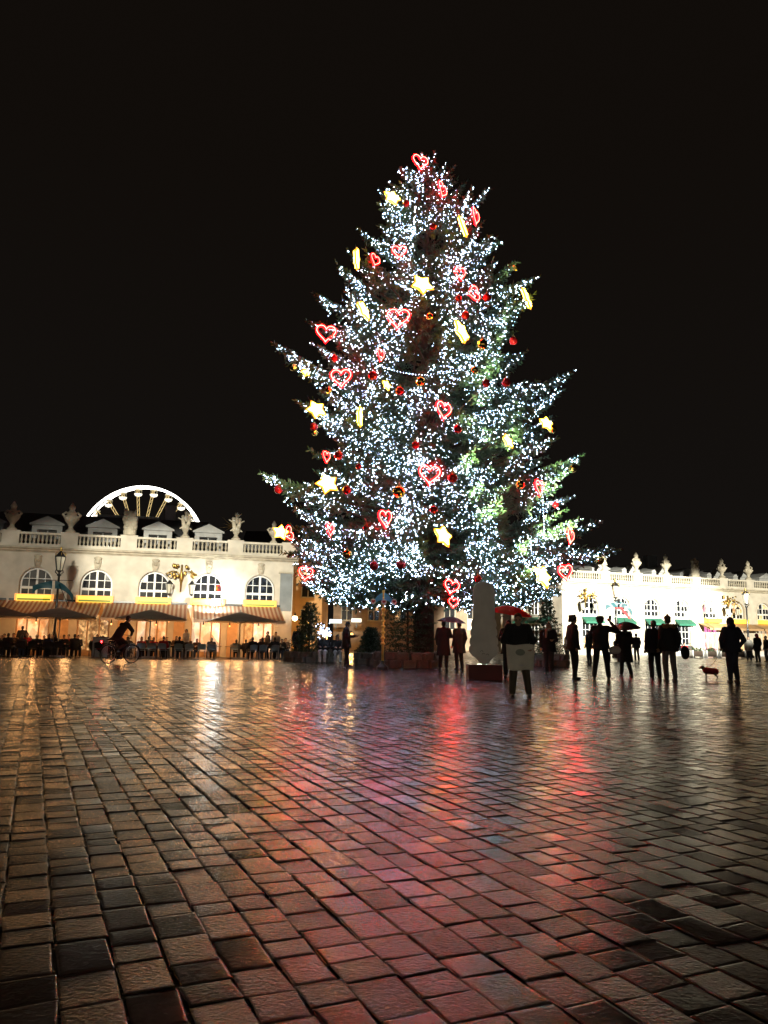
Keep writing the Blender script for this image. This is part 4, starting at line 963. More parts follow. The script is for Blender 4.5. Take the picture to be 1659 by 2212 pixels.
def figure_parts(J, coat, hem, trousers, hair, hairm, vox, hood=None, scarf=None, shoe=SHOE, flare=1.0, collar=None, hat=None, tail=None):
    """body, garments and hair of one figure as remeshed meshes; list of (name, mesh)"""
    j = {k: Vector(v) for k, v in {**BASE, **J}.items()}; out = []
    up = (j['che'] - j['pel']).normalized(); h = j['head']; fw = Vector(J.get('look', (0, 1, 0))).normalized(); rt = fw.cross(Vector((0, 0, 1))).normalized()
    b = MB(); uz = rt.cross(fw).normalized(); Mh = Matrix([(rt[i], fw[i], uz[i], h[i]) for i in range(3)] + [(0, 0, 0, 1)])
    b.ball((0, -.008, .022), (.076, .094, .098), 16, 10, Mh); b.ball((0, .018, -.055), (.056, .066, .062), 12, 8, Mh); b.ball((0, .098, -.018), (.013, .020, .022), 8, 6, Mh); b.ball((0, .084, -.064), (.022, .012, .010), 8, 6, Mh)
    for s in (-1, 1): b.ball((s * .076, -.005, -.01), (.012, .022, .030), 8, 6, Mh); b.ball((s * .03, .075, .03), (.022, .014, .010), 8, 6, Mh)
    b.cap(j['neck'] - Vector((0, 0, .04)), h - Vector((0, 0, .06)), .055, .05); b.cap(j['pel'], j['che'], .11, .12); b.cap(j['shL'], j['shR'], .065)
    for s in 'LR':
        b.cap(j['sh' + s], j['el' + s], .046, .036); b.cap(j['el' + s], j['ha' + s], .035, .024); hand(b, j['el' + s], j['ha' + s], J.get('curl', .5), 1.0 if vox < .014 else 1.35)
        b.cap(j['hp' + s], j['kn' + s], .075, .05); b.cap(j['kn' + s], j['an' + s], .048, .034); b.cap(j['an' + s] - Vector((0, .02, .03)), j['an' + s] + Vector((0, .12, -.05)), .03, .025)
    out.append(('body', remesh(b, 'body', SKIN, vox)))
    e = MB()
    for s in (-1, 1): e.ball((s * .031, .085, .012), .0105, 8, 6, Mh)
    out.append(('eyes', e.mesh('eyes', EYE, True)))
    c = MB(); p, q = j['pel'], j['che']
    def ring(t, rx, ry):                              # rings follow the spine
        o = p.lerp(q, t) if t <= 1 else q + (j['neck'] - q) * (t - 1); return (o.z, rx, ry, o.y)
    rows = [ring(1.98, .075, .075), ring(1.72, .175, .11), ring(1.35, .228, .145), ring(1.0, .238, .165), ring(.5, .225, .16), ring(0, .225, .165)]
    if hem < p.z - .05:
        for k in (1, 2, 3): t = k / 3; rows.append((p.z + (hem - p.z) * t, .225 + .045 * t * flare, .165 + .04 * t * flare, p.y + (tail or 0) * t))
    ell_loft(c, rows[::-1]); c.cap(j['shL'], j['shR'], .085)
    for s in 'LR': c.cap(j['sh' + s], j['el' + s], .092, .076); c.cap(j['el' + s], j['el' + s].lerp(j['ha' + s], .93), .064, .048)
    if collar is None: c.cap(j['neck'] - Vector((0, 0, .03)), j['neck'] + Vector((0, .005, .03)), .075, .07)
    out.append(('coat', remesh(c, 'coat', coat, max(vox, .014), 3)))
    t = MB(); t.ball(p - Vector((0, 0, .03)), (.165, .125, .12))
    for s in 'LR': t.cap(j['hp' + s], j['kn' + s], .104, .084); t.cap(j['kn' + s], j['an' + s] + Vector((0, 0, .02)), .082, .068)
    out.append(('trousers', remesh(t, 'trousers', trousers, max(vox, .014), 3)))
    for s in 'LR':
        a = j['an' + s]; f_ = Vector(J.get('toe', (0, 1, 0))).normalized(); m = MB(); m.cap(a - f_ * .03 - Vector((0, 0, .045)), a + f_ * .14 - Vector((0, 0, .05)), .043, .036); m.cap(a, a - Vector((0, 0, .04)), .05, .045); m.box(a.x - .045, a.x + .045, a.y - .07, a.y + .1, a.z - .088, a.z - .06) if J.get('toe') is None else None
        out.append(('shoe', remesh(m, 'shoe', shoe, max(vox, .014), 2)))
    k = MB()
    if hood is not None:
        k.ball((0, -.018, .018), (.105, .120, .135), 14, 9, Mh); k.ball((0, -.06, -.10), (.12, .10, .09), 12, 8, Mh); out.append(('hood', remesh(k, 'hood', hood, max(vox, .014), 2)))
    elif hair:
        if hair == 'short': k.ball((0, -.022, .045), (.084, .096, .092), 14, 9, Mh); k.ball((0, -.05, -.01), (.078, .065, .07), 12, 8, Mh)
        elif hair == 'bushy':
            r_ = random.Random(3); k.ball((0, -.03, .045), (.105, .11, .11), 14, 9, Mh)
            for _ in range(26): a = r_.uniform(0, 2 * PI); zz = r_.uniform(-.06, .13); rr_ = .095 * math.sqrt(max(0, 1 - ((zz - .04) / .13) ** 2)); y_ = -.03 + rr_ * math.sin(a) * 1.0; (k.ball((rr_ * math.cos(a), min(y_, .05), zz), r_.uniform(.025, .042), 7, 5, Mh))
        elif hair == 'long': k.ball((0, -.022, .045), (.086, .098, .094), 14, 9, Mh); k.cap(Mh @ Vector((0, -.06, .0)), Mh @ Vector((0, -.085, -.20)), .085, .06)
        elif hair == 'bun': k.ball((0, -.022, .045), (.084, .096, .092), 14, 9, Mh); k.ball((0, -.07, .13), .045, 10, 7, Mh)
        out.append(('hair', remesh(k, 'hair', hairm, max(vox, .012), 1)))
    if hat is not None:
        k = MB(); k.ball((0, -.01, .075), (.092, .105, .075), 14, 8, Mh); k.ball((0, -.01, .16), .03, 8, 6, Mh); out.append(('hat', remesh(k, 'hat', hat, max(vox, .012), 1)))
    if scarf is not None:
        k = MB()
        for i in range(10): a = i * .628; k.ball(j['neck'] + Vector((.085 * math.cos(a), .02 + .085 * math.sin(a), .03 + .02 * math.sin(3 * a))), .048, 8, 6)
        k.cap(j['neck'] + Vector((.05, .12, 0)), j['neck'] + Vector((.07, .15, -.22)), .05, .04); out.append(('scarf', remesh(k, 'scarf', scarf, max(vox, .014), 2)))
    if collar is not None:
        k = MB(); r_ = random.Random(5)
        for i in range(28): a = i * 2 * PI / 28; k.ball(j['neck'] + Vector((.17 * math.cos(a), -.02 + .12 * math.sin(a), .0 + r_.uniform(-.015, .03))), r_.uniform(.04, .06), 7, 5)
        out.append(('fur_collar', remesh(k, 'fur_collar', collar, .016, 1)))
    return out
def person(label, pos, face, H=1.72, J={}, coat=BLK, hem=.86, trousers=BLK, hair='short', hairm=HAIRD, vox=.012, group='people standing in the wet square', **kw):
    t = thing('person', label, 'person', pos, R(face), group, H / 1.745)
    for n_, me in figure_parts(J, coat, hem, trousers, hair, hairm, vox, **kw): link(n_, me, t)
    return t
def G(px, py): return gnd(px, py)
wide = dict(hpL=(-.10, 0, .92), hpR=(.10, 0, .92), knL=(-.15, .03, .49), knR=(.15, .02, .49), anL=(-.20, -.02, .085), anR=(.19, -.03, .085))
# the row of watchers right of the board
person('man in profile with bushy hair and dark coat, arms hanging', G(1240, 1468), -82, 1.80, dict(knL=(-.08, .05, .50), anL=(-.07, .06, .085), elR=(.235, -.09, 1.13), haR=(.24, -.02, .87)), coat=BLK, hem=.80, trousers=BLK, hair='bushy')
person('photographer in black raising a phone, pale handbag at the hip', G(1300, 1468), -22, 1.79, dict(**wide, elR=(.47, .10, 1.33), haR=(.25, .24, 1.60), elL=(-.27, .06, 1.18), haL=(-.12, .25, 1.35)), hem=.84, hair='bushy')
b_ = thing('handbag', 'pale grey handbag hanging at the hip of the phone photographer', 'bag', G(1300, 1468) + Vector((.37, -.10, .84)), R(-15))
bm = MB(); bm.ball((0, 0, 0), (.17, .07, .12), 14, 9); bm.build('bag_body', PALE, b_, True); MB().tube([(-.14, 0, .08), (-.20, .0, .45), (-.28, .02, .66)], .012, 5).tube([(.14, 0, .08), (.03, .02, .5), (-.22, .03, .68)], .012, 5).build('strap', SHOE, b_)
ph = thing('phone', 'phone held up by the photographer in black', 'phone', G(1300, 1468) + Vector((.345, .18, 1.70)), R(-20)); MB().box(-.038, .038, -.005, .005, -.02, .13).build('phone_body', BLACKM, ph)
person('woman in a knee-length dark coat under a black umbrella', G(1352, 1461), 12, 1.66, dict(elR=(.26, .02, 1.12), haR=(.14, .22, 1.18), elL=(-.27, .0, 1.15), haL=(-.12, .2, 1.10), knL=(-.10, .04, .5), anL=(-.14, .02, .085), anR=(.16, -.08, .085)), hem=.46, trousers=BLK, hair='long', flare=1.2)
person('broad person in a fur-collared dark jacket and grey trousers', G(1448, 1472), 8, 1.82, dict(elR=(.30, -.02, 1.14), haR=(.30, .06, .90), anR=(.16, .02, .085), knR=(.13, .04, .5)), coat=BLK, hem=.80, trousers=GREYC, hair='short', hairm=HAIRD, collar=FUR, hat=BROWNC)
person('dark companion half hidden behind the fur-collared jacket', G(1432, 1470) + Vector((-.06, .42, 0)), 4, 1.72, dict(), coat=NAVY, hem=.78, trousers=BLK, hair='short', hairm=HAIRB)
b_ = thing('shoulder_bag', 'black shoulder bag hanging beside the fur-collared jacket', 'bag', G(1448, 1472) + Vector((.43, -.06, .80)), 0)
bm = MB(); bm.ball((0, 0, 0), (.13, .07, .19), 12, 9); bm.build('bag_body', BLK, b_, True); MB().tube([(-.05, 0, .15), (-.14, 0, .40), (-.17, 0, .62)], .012, 5).build('strap', SHOE, b_)
HM = G(1585, 1474)
person('hooded man in a navy jacket walking away with a dog', HM, 6, 1.80, dict(elL=(-.33, -.06, 1.14), elR=(.33, -.06, 1.14), haL=(-.25, .08, .93), haR=(.25, .08, .93), knL=(-.07, .05, .5), knR=(.07, .0, .5), anL=(-.06, .04, .085), anR=(.07, -.08, .085)), coat=NAVY, hem=.80, trousers=NAVY, hair=None, hood=NAVY)
# person with the square board, and company behind the big cut-out
BM = G(1121, 1507)
person('person in olive trousers standing behind a square pale placard', BM, 172, 1.58, dict(head=(0, .06, 1.58), look=(0, 1, -.25), elL=(-.30, .05, 1.14), haL=(-.24, .26, 1.00), elR=(.30, .05, 1.14), haR=(.20, .28, 1.05), anL=(-.20, .02, .085), knL=(-.15, .04, .49), anR=(.13, -.02, .085)), coat=BLK, hem=.80, trousers=OLIVE, hair='short', hairm=HAIRB)
pl = thing('placard', 'square pale placard with faint print carried at thigh height', 'placard', BM + Vector((-.02, -.34, .74)), R(4))
m_ = MB(); nn_ = 12
vs = []
for jx in range(nn_ + 1):
    for jz in range(nn_ + 1):
        u, v = jx / nn_ - .5, jz / nn_ - .5; wdt = .50 + .05 * v; vs.append((u * wdt, -.015 * math.cos(u * 3) + .006 * math.sin(9 * u + 5 * v), v * .46 + .012 * math.sin(u * 7)))
n_ = len(vs); vs += [(x, y + .018, z) for x, y, z in vs]; k_ = nn_ + 1
fs = [f for jx in range(nn_) for jz in range(nn_) for f in ((jx * k_ + jz, (jx + 1) * k_ + jz, (jx + 1) * k_ + jz + 1, jx * k_ + jz + 1), tuple(x + n_ for x in (jx * k_ + jz, jx * k_ + jz + 1, (jx + 1) * k_ + jz + 1, (jx + 1) * k_ + jz)))]
rim = [(i, 0) for i in range(nn_)] + [(nn_, i) for i in range(nn_)] + [(i, nn_) for i in range(nn_, 0, -1)] + [(0, i) for i in range(nn_, 0, -1)]
ri = [a * k_ + b for a, b in rim]; fs += [(ri[i], ri[i] + n_, ri[(i + 1) % len(ri)] + n_, ri[(i + 1) % len(ri)]) for i in range(len(ri))]
m_.add(vs, fs).build('board', mat('pale board', (.74, .72, .64), .6, var=.12, scale=5), pl, True)
MB().ball((-.01, -.022, .09), (.09, .004, .06), 12, 6).build('faint_print', mat('faint green print', (.30, .33, .28), .6), pl); MB().prism([(-.05, -.13), (.06, -.13), (.05, -.145), (.02, -.155), (-.02, -.15)], -.026, -.018).build('white_mark', WHITEP, pl)
person('woman with a light scarf and dark coat walking by the planter', G(1186, 1456), 165, 1.70, dict(knL=(-.09, .14, .52), anL=(-.09, .02, .12), knR=(.09, .02, .5), anR=(.09, -.02, .085), haL=(-.15, .24, 1.12), elL=(-.26, .0, 1.14)), coat=BLK, hem=.74, trousers=DKG, hair='long', hairm=HAIRB, scarf=BEIGE)
UP = G(1100, 1463)
person('dark-haired woman holding the red umbrella behind the placard', UP, 160, 1.66, dict(elR=(.26, .06, 1.16), haR=(.10, .26, 1.26)), coat=BLK, hem=.7, trousers=BLK, hair='long')
person('dark person in conversation just left of the white cut-out', G(992, 1447), 30, 1.74, dict(), coat=BLK, hem=.6, trousers=BLK, hair='short')
person('dark person under the dim maroon umbrella by the middle planter', G(958, 1446), -20, 1.76, dict(elR=(.27, .05, 1.18), haR=(.14, .24, 1.30)), coat=BLK, hem=.5, trousers=BLK, hair='short')
person('man in profile looking at the phone in his hand by the left planter', G(747, 1440), -80, 1.74, dict(elR=(.22, -.02, 1.15), haR=(.12, .32, 1.18), elL=(-.22, -.03, 1.15), haL=(-.06, .30, 1.14), head=(0, .05, 1.60), look=(0, 1, -.3), anL=(-.07, .08, .085)), coat=BLK, hem=.72, trousers=BLK, hair='short')
ph = thing('phone', 'phone held out by the man in profile by the left planter', 'phone', G(747, 1440) + Vector((.43, 0, 1.20)), R(90)); MB().box(-.038, .038, -.07, .07, -.005, .005).build('phone_body', BLACKM, ph)
person('dark man standing behind the left stone planter', G(642, 1428), 200, 1.80, dict(), coat=BLK, hem=.7, trousers=BLK, hair='short')
SIT = dict(head=(0, .04, 1.165), neck=(0, -.02, 1.01), shL=(-.185, -.02, .965), shR=(.185, -.02, .965), elL=(-.25, .04, .70), elR=(.25, .04, .70), haL=(-.14, .26, .72), haR=(.14, .26, .72), pel=(0, -.02, .52), che=(0, -.03, .83), hpL=(-.09, .02, .50), hpR=(.09, .02, .50), knL=(-.11, .42, .52), knR=(.11, .42, .52), anL=(-.11, .40, .085), anR=(.11, .40, .085))
PC = G(712, 1434)
person('person in pale trousers sitting on the edge of the left planter, left of two', PC + Vector((-.28, .15, .02)), 175, 1.72, SIT, coat=BLK, hem=.52, trousers=PALE, hair='short')
person('person in pale trousers sitting on the edge of the left planter, right of two', PC + Vector((.30, .2, .02)), 190, 1.68, SIT, coat=BLK, hem=.52, trousers=PALE, hair='long')
# far people on the right
FV = .02
person('woman in a blue coat looking at her phone before the white wall', G(1404, 1425), 95, 1.70, dict(elL=(-.2, .05, 1.15), haL=(-.08, .3, 1.25), elR=(.2, .05, 1.15), haR=(.08, .3, 1.25), look=(0, 1, -.3)), coat=DKBLUE, hem=.55, trousers=BLK, hair='long', vox=FV)
person('dark person facing the white wall, right of the black umbrella', G(1376, 1427), 10, 1.72, dict(), coat=BLK, hem=.8, trousers=BLK, vox=FV)
person('dark person far behind the photographer in black', G(1273, 1431), 40, 1.74, dict(), coat=BLK, hem=.8, trousers=BLK, vox=FV)
person('crouching dark person low behind the photographer and the umbrella', G(1330, 1428) + Vector((0, 0, -.02)), 60, 1.66, SIT, coat=BLK, hem=.52, trousers=BLK, vox=FV)
person('person in a pale grey coat at the far right, beside a dark figure', G(1619, 1427), 150, 1.70, dict(), coat=PALE, hem=.7, trousers=JEAN, hair='short', vox=FV)
person('tall dark figure with a red hood at the far right', G(1638, 1431), 20, 1.82, dict(), coat=BLK, hem=.7, trousers=BLK, hood=REDC, hair=None, vox=FV)
person('person in blue jeans cut by the right picture edge', G(1657, 1430), 90, 1.72, dict(), coat=BLK, hem=.86, trousers=JEAN, vox=FV)
person('person in a red top sitting before the white wall, left of another', G(1480, 1420) + Vector((0, 0, -.03)), 170, 1.7, SIT, coat=REDC, hem=.52, trousers=GREYC, vox=FV)
person('dark person sitting before the white wall beside a red top', G(1492, 1420) + Vector((0, 0, -.03)), 190, 1.7, SIT, coat=DKG, hem=.52, trousers=BLK, vox=FV)
person('blond-lit passer-by in a light coat near the shop at the white corner', G(1226, 1424), 120, 1.68, dict(), coat=BEIGE, hem=.6, trousers=GREYC, vox=FV)

# umbrellas
def umbrella(label, P, col, w=1.1, tilt=(0, 0), shaft=.8, drop=.26):
    t_ = thing('umbrella', label, 'umbrella', P, R(10)); t_.rotation_euler = (R(tilt[0]), R(tilt[1]), R(12))
    n = 32; vs, fs = [], []; r0 = w / 2; K = 7
    for i in range(K + 1):
        q = i / K
        for k in range(n):
            a = 2 * PI * k / n; sc = 1 - .05 * q * (1 - abs(math.cos(4 * a))); vs.append((r0 * q * sc * math.cos(a) + 1e-4 * math.cos(a), r0 * q * sc * math.sin(a) + 1e-4 * math.sin(a), -drop * q ** 1.9 - .012 * q * (1 - abs(math.cos(4 * a)))))
    fs = [(i * n + k, (i + 1) * n + k, (i + 1) * n + (k + 1) % n, i * n + (k + 1) % n) for i in range(K) for k in range(n)]
    m = len(vs); vs += [(x, y, z - .006) for x, y, z in vs]; fs += [tuple(x + m for x in f[::-1]) for f in fs]
    MB().add(vs, fs).build('canopy', col, t_, True)
    MB().tube([(0, 0, .08), (0, 0, -shaft)], .008, 6).tube([(0, 0, -shaft), (0, 0, -shaft - .1)], .014, 6).build('shaft', BLACKM, t_)
    rb = MB()
    for k in range(8): a = PI * k / 4; rb.tube([(r0 * q * math.cos(a), r0 * q * math.sin(a), -drop * q ** 1.9 - .012) for q in (0, .35, .7, .99)], .005, 4)
    rb.build('ribs', BLACKM, t_); return t_
def cloth_thin(name, col, tl=.35):
    m = bpy.data.materials.new(name); m.use_nodes = True; n = m.node_tree; b = n.nodes['Principled BSDF']; b.inputs['Base Color'].default_value = (*col, 1); b.inputs['Roughness'].default_value = .45
    no = n.nodes.new('ShaderNodeTexNoise'); no.inputs['Scale'].default_value = 9; bu = n.nodes.new('ShaderNodeBump'); bu.inputs['Strength'].default_value = .15; n.links.new(no.outputs[0], bu.inputs['Height']); n.links.new(bu.outputs[0], b.inputs['Normal'])
    tr = n.nodes.new('ShaderNodeBsdfTranslucent'); tr.inputs['Color'].default_value = (*col, 1); ms = n.nodes.new('ShaderNodeMixShader'); ms.inputs[0].default_value = tl
    n.links.new(b.outputs[0], ms.inputs[1]); n.links.new(tr.outputs[0], ms.inputs[2]); n.links.new(ms.outputs[0], n.nodes['Material Output'].inputs['Surface']); return m
umbrella('red umbrella open above the people behind the placard', at(1105, 1309, UP.y - .2), cloth_thin('red umbrella cloth', (.80, .02, .03), .7), 1.30, (8, 6), .75, .22)
q_ = G(1352, 1461); umbrella('black umbrella held by the woman in the long coat', at(1350, 1343, q_.y), cloth_thin('black umbrella cloth', (.02, .018, .02), .2), .98, (4, -7), .7, .22)
q_ = G(958, 1446); umbrella('dim maroon umbrella over two dark people left of the white cut-out', at(976, 1332, q_.y), cloth_thin('maroon umbrella cloth', (.10, .012, .02), .2), 1.1, (3, 4), .7, .2)

# dog on a lead
DP = G(1536, 1468); dg_ = thing('dog', 'small dog in a dark red coat on a lead', 'dog', DP, R(62), None, .92)
b = MB(); b.cap((0, -.17, .25), (0, .15, .27), .085, .095); b.cap((0, .15, .29), (0, .22, .35), .07, .06); b.ball((0, .245, .385), (.065, .072, .062)); b.cap((0, .29, .37), (0, .345, .355), .036, .026)
for s in (-1, 1):
    b.cap((s * .045, .23, .43), (s * .07, .215, .455), .022, .014, 6); b.cap((s * .05, .14, .24), (s * .05, .15, .12), .034, .02, 7); b.cap((s * .05, .15, .12), (s * .05, .14, .02), .018, .016, 6); b.cap((s * .05, .15, .015), (s * .05, .175, .012), .018, .015, 6)
    b.cap((s * .05, -.16, .24), (s * .055, -.12, .16), .045, .028, 7); b.cap((s * .055, -.12, .16), (s * .055, -.20, .10), .024, .018, 6); b.cap((s * .055, -.20, .10), (s * .055, -.18, .02), .016, .015, 6); b.cap((s * .055, -.18, .015), (s * .055, -.155, .012), .018, .015, 6)
b.cap((0, -.22, .29), (0, -.27, .37), .022, .014, 6); link('body', remesh(b, 'body', mat('tan dog fur', (.13, .095, .065), .8, var=.2), .011), dg_)
b = MB(); b.cap((0, -.15, .262), (0, .13, .282), .104, .112, 10); link('dog_coat', remesh(b, 'dog_coat', REDC, .012), dg_)
a_ = HM + Vector((-.30, -.02, .93)); c_ = DP + Vector((-.06, .12, .36)); tag(MB().tube([a_.lerp(c_, i / 8) - Vector((0, 0, .12 * math.sin(PI * i / 8))) for i in range(9)], .007, 5).build('dog_lead', BLK), 'thin dark lead from the hooded man to the small dog', 'lead')

# cyclist
CP = G(258, 1433); cf = -36
bk = thing('bicycle', 'dark city bicycle with a glowing red rear light crossing the square', 'bicycle', CP, R(cf), None, 1.02)
def wheel(y, name='wheel'):
    w_ = MB(); w_.tube([(0, y + .34 * math.cos(a), .345 + .34 * math.sin(a)) for a in [2 * PI * i / 36 for i in range(36)]], .021, 7, closed=True); o = w_.build(name, mat('tyre rubber', (.012, .012, .012), .6, var=.1), bk, True)
    s_ = MB(); s_.tube([(0, y + .31 * math.cos(a), .345 + .31 * math.sin(a)) for a in [2 * PI * i / 36 for i in range(36)]], .011, 5, closed=True)
    for i in range(18): a = 2 * PI * i / 18; s_.tube([(.02 * (-1) ** i, y, .345), (0, y + .31 * math.cos(a), .345 + .31 * math.sin(a))], .0025, 3)
    s_.tube([(-.05, y, .345), (.05, y, .345)], .02, 6); s_.build('rim', mat('bright metal', (.5, .5, .5), .3, 1, var=.1), o)
    f_ = MB(); n0 = 14; f_.add([(x, y + .385 * math.cos(a), .345 + .385 * math.sin(a)) for a in [R(20 + 150 * i / n0) for i in range(n0 + 1)] for x in (-.03, .03)], [(2 * i, 2 * i + 1, 2 * i + 3, 2 * i + 2) for i in range(n0)]); f_.build('mudguard', BLACKM, o)
wheel(-.52); wheel(.52)
f_ = MB(); bb = (0, -.08, .30); st_ = (0, -.22, .82); hd_ = (0, .36, .92); hl = (0, .40, .70); ra = (0, -.52, .345)
for p_, q in ((bb, st_), (bb, hl), (st_, (0, .37, .86)), ((.04, -.52, .345), bb), ((-.04, -.52, .345), bb), ((.03, -.52, .345), st_), ((-.03, -.52, .345), st_), (hd_, hl)): f_.tube([p_, q], .017, 7)
for s in (-1, 1): f_.tube([(0, .40, .70), (s * .045, .42, .64), (s * .045, .52, .345)], .013, 6)
f_.tube([(-.01, -.8, .72), (-.01, -.25, .74)], .012, 5).box(-.07, .07, -.82, -.35, .725, .74); f_.build('frame', BLACKM, bk, True)
MB().cap((0, -.33, .92), (0, -.12, .93), .075, .035).build('saddle', SHOE, bk, True); MB().tube([(0, .35, .9), (0, .34, 1.05)], .014, 6).tube([(-.29, .18, 1.06), (-.26, .28, 1.07), (0, .36, 1.05), (.26, .28, 1.07), (.29, .18, 1.06)], .012, 6).build('handlebar', BLACKM, bk, True)
for s, y, z in ((-1, .06, .18), (1, -.22, .42)): MB().tube([(s * .05, -.08, .30), (s * .08, y, z)], .011, 5).box(min(s * .08, s * .18), max(s * .08, s * .18), y - .045, y + .045, z - .012, z + .012).build('pedal', BLACKM, bk)
rl_ = MB().ball((0, -.84, .80), (.045, .02, .035)).build('rear_light', lit('bicycle rear light', (1, .01, .012), 60), bk, True)
person('cyclist in a dark hooded coat riding away across the square', CP, cf, 1.78, dict(head=(0, .27, 1.66), look=(0, 1, -.2), neck=(0, .16, 1.50), shL=(-.185, .12, 1.45), shR=(.185, .12, 1.45), elL=(-.30, .26, 1.22), elR=(.30, .26, 1.22), haL=(-.28, .24, 1.05), haR=(.28, .24, 1.05), pel=(0, -.20, .97), che=(0, .0, 1.28), hpL=(-.09, -.20, .96), hpR=(.09, -.20, .96), knL=(-.10, .16, .60), knR=(.10, .20, .72), anL=(-.12, .02, .24), anR=(.12, -.26, .49)), coat=BLK, hem=.86, trousers=BLK, hair='short', tail=-.16, flare=1.4, group='cyclist')

# ------------------------------------------------------------------ cut-out board
CB = G(1046, 1468); cb = thing('cutout_board', 'tall blank white photo cut-out with scalloped edge on a red base', 'cut-out board', CB, R(3))
left = [(0, 2.66), (-.10, 2.65), (-.19, 2.60), (-.245, 2.52), (-.265, 2.42), (-.27, 2.2), (-.27, 1.95), (-.275, 1.80), (-.30, 1.66), (-.345, 1.56), (-.36, 1.46), (-.335, 1.39), (-.37, 1.32), (-.375, 1.22), (-.345, 1.15), (-.39, 1.09), (-.40, .98), (-.37, .92), (-.41, .86), (-.415, .76), (-.37, .69), (-.31, .62), (-.22, .57), (-.15, .48), (-.09, .42), (0, .395)]
left = [(x * (1.10 if z > 1.7 else 1.0), z) for x, z in left]
right = [(-x * (1.0 if z > 1.7 else .97) , z) for x, z in left[1:-1]]
poly = left + right[::-1]
MB().prism(poly, -.03, .03).build('board', mat('blank white board', (.82, .81, .78), .65, var=.10, scale=2.5), cb)
MB().box(-.46, .46, -.19, .26, .0, .395).build('base', mat('dark red base', (.16, .012, .014), .55, var=.15), cb)
bt = MB(); bt.box(-.05, .05, .032, .09, .395, 1.9); bt.tube([(0, .08, 1.7), (0, .235, .395)], .025, 6); bt.build('brace', BROWNC, cb)
mk = MB()
for x, z, s in ((-.07, .74, 1), (-.02, .67, -1), (.09, .65, 1)): mk.tube([(x + .035 * math.cos(a) * s, -.034, z + .035 * math.sin(a)) for a in [i * .5 for i in range(7)]], .005, 4)
mk.build('scuff_mark', BLK, cb)

# ------------------------------------------------------------------ planters with small firs round the big tree
STN = mat('rubble stone', (.12, .10, .075), .75, var=.3, scale=8, bump=.5, bscale=20); SOIL = mat('soil', (.02, .014, .01), .9, var=.3)
BLOCKS = []
for k in range(4):
    r_ = random.Random(k + 40); me = MB().box(-.5, .5, -.5, .5, -.5, .5).mesh('stone', STN); bmh = bmesh.new(); bmh.from_mesh(me); bmesh.ops.bevel(bmh, geom=bmh.edges[:], offset=.12, segments=1, affect='EDGES')
    for v in bmh.verts: v.co += Vector((r_.uniform(-.05, .05), r_.uniform(-.05, .05), r_.uniform(-.05, .05)))
    bmh.to_mesh(me); bmh.free(); BLOCKS.append(me)
def planter(label, P, rx, h, seed):
    r_ = random.Random(seed); t_ = thing('stone_planter', label, 'planter', P, r_.uniform(0, 1), 'rough stone planters round the big fir')
    n = max(8, int(2 * PI * rx / .48))
    for c in range(2):
        for i in range(n):
            a = 2 * PI * (i + .5 * c) / n; o = link('stone', r_.choice(BLOCKS), t_, (rx * math.cos(a), rx * math.sin(a), h * (.25 + .5 * c)), (r_.uniform(-.05, .05), r_.uniform(-.05, .05), a + PI / 2)); o.scale = (2 * PI * rx / n * r_.uniform(.9, 1.05), .30 * r_.uniform(.85, 1.15), h * .52)
    MB().lathe([(rx * .95, 0), (rx * .95, h * .8), (.05, h * .9)], 16).build('soil', SOIL, t_)
    return t_
def small_fir(label, P, H, Rw, seed):
    r_ = random.Random(seed); t_ = thing('small_fir', label, 'tree', P, 0, 'small firs in the stone planters'); MB().tube([(0, 0, -.3), (0, 0, H * .95)], [.06, .01], 7).build('trunk', BARK, t_)
    B, T_, D = [], [], []
    for i in range(70):
        z = .1 + (H - .15) * (i / 70) ** 1.1; a = i * 2.4; rr_ = Rw * (1 - z / H) ** .8 * r_.uniform(.7, 1.1) + .08; d = Vector((math.cos(a), math.sin(a), 0))
        for k in range(7):
            u = .15 + .85 * k / 6; p = Vector((0, 0, z)) + d * rr_ * u + Vector((0, 0, -.05 * u + .06 * u * u))
            for s in (-1, 1): v = d * .7 + Vector((-d.y, d.x, 0)) * s * r_.uniform(.5, .9) + Vector((0, 0, r_.uniform(-.3, .2))); B.append(p); T_.append(p + v.normalized() * (.12 + .25 * rr_ * (1.1 - u))); D.append(.03)
    V, m = sprays(np.array([tuple(x) for x in B]), np.array([tuple(x) for x in T_]), np.array(D), seed, step=.06, ln=.11, wd=.03, per=2); link('crown', spray_mesh('crown', V, m, NEEDLE2), t_)
for i, (px, py, rx, h, H, Rw, lab, fl) in enumerate(((662, 1431, 1.08, .50, 2.5, 1.0, 'dark stone planter nearest the cafe, left of the man with the phone', 'dark small fir in the planter nearest the cafe'),
      (882, 1444, 1.16, .58, 3.4, 1.4, 'middle stone planter in front of the tree trunk', 'wide dark small fir in the middle planter before the trunk'),
      (1192, 1440, .75, .52, 2.6, .75, 'low stone planter behind the woman with the light scarf', 'thin dark small fir behind the woman with the light scarf'),
      (800, 1436, .55, .5, 1.2, .55, 'small stone planter between the man with the phone and the middle planter', 'low dark bush-like fir beside the gilded pole'))):
    P = G(px, py) + Vector((0, rx, 0)); P.z = gz(P.x, P.y); planter(lab, P, rx, h, i); small_fir(fl, P + Vector((0, 0, h * .85)), H, Rw, i + 3)
P = at(700, 1362, 33.5); led_cloud('bush_lights', np.array(P) + rng.normal(0, .16, (70, 3)), 'small knot of cold white lights in the dark left planter fir', 30, 1.0)

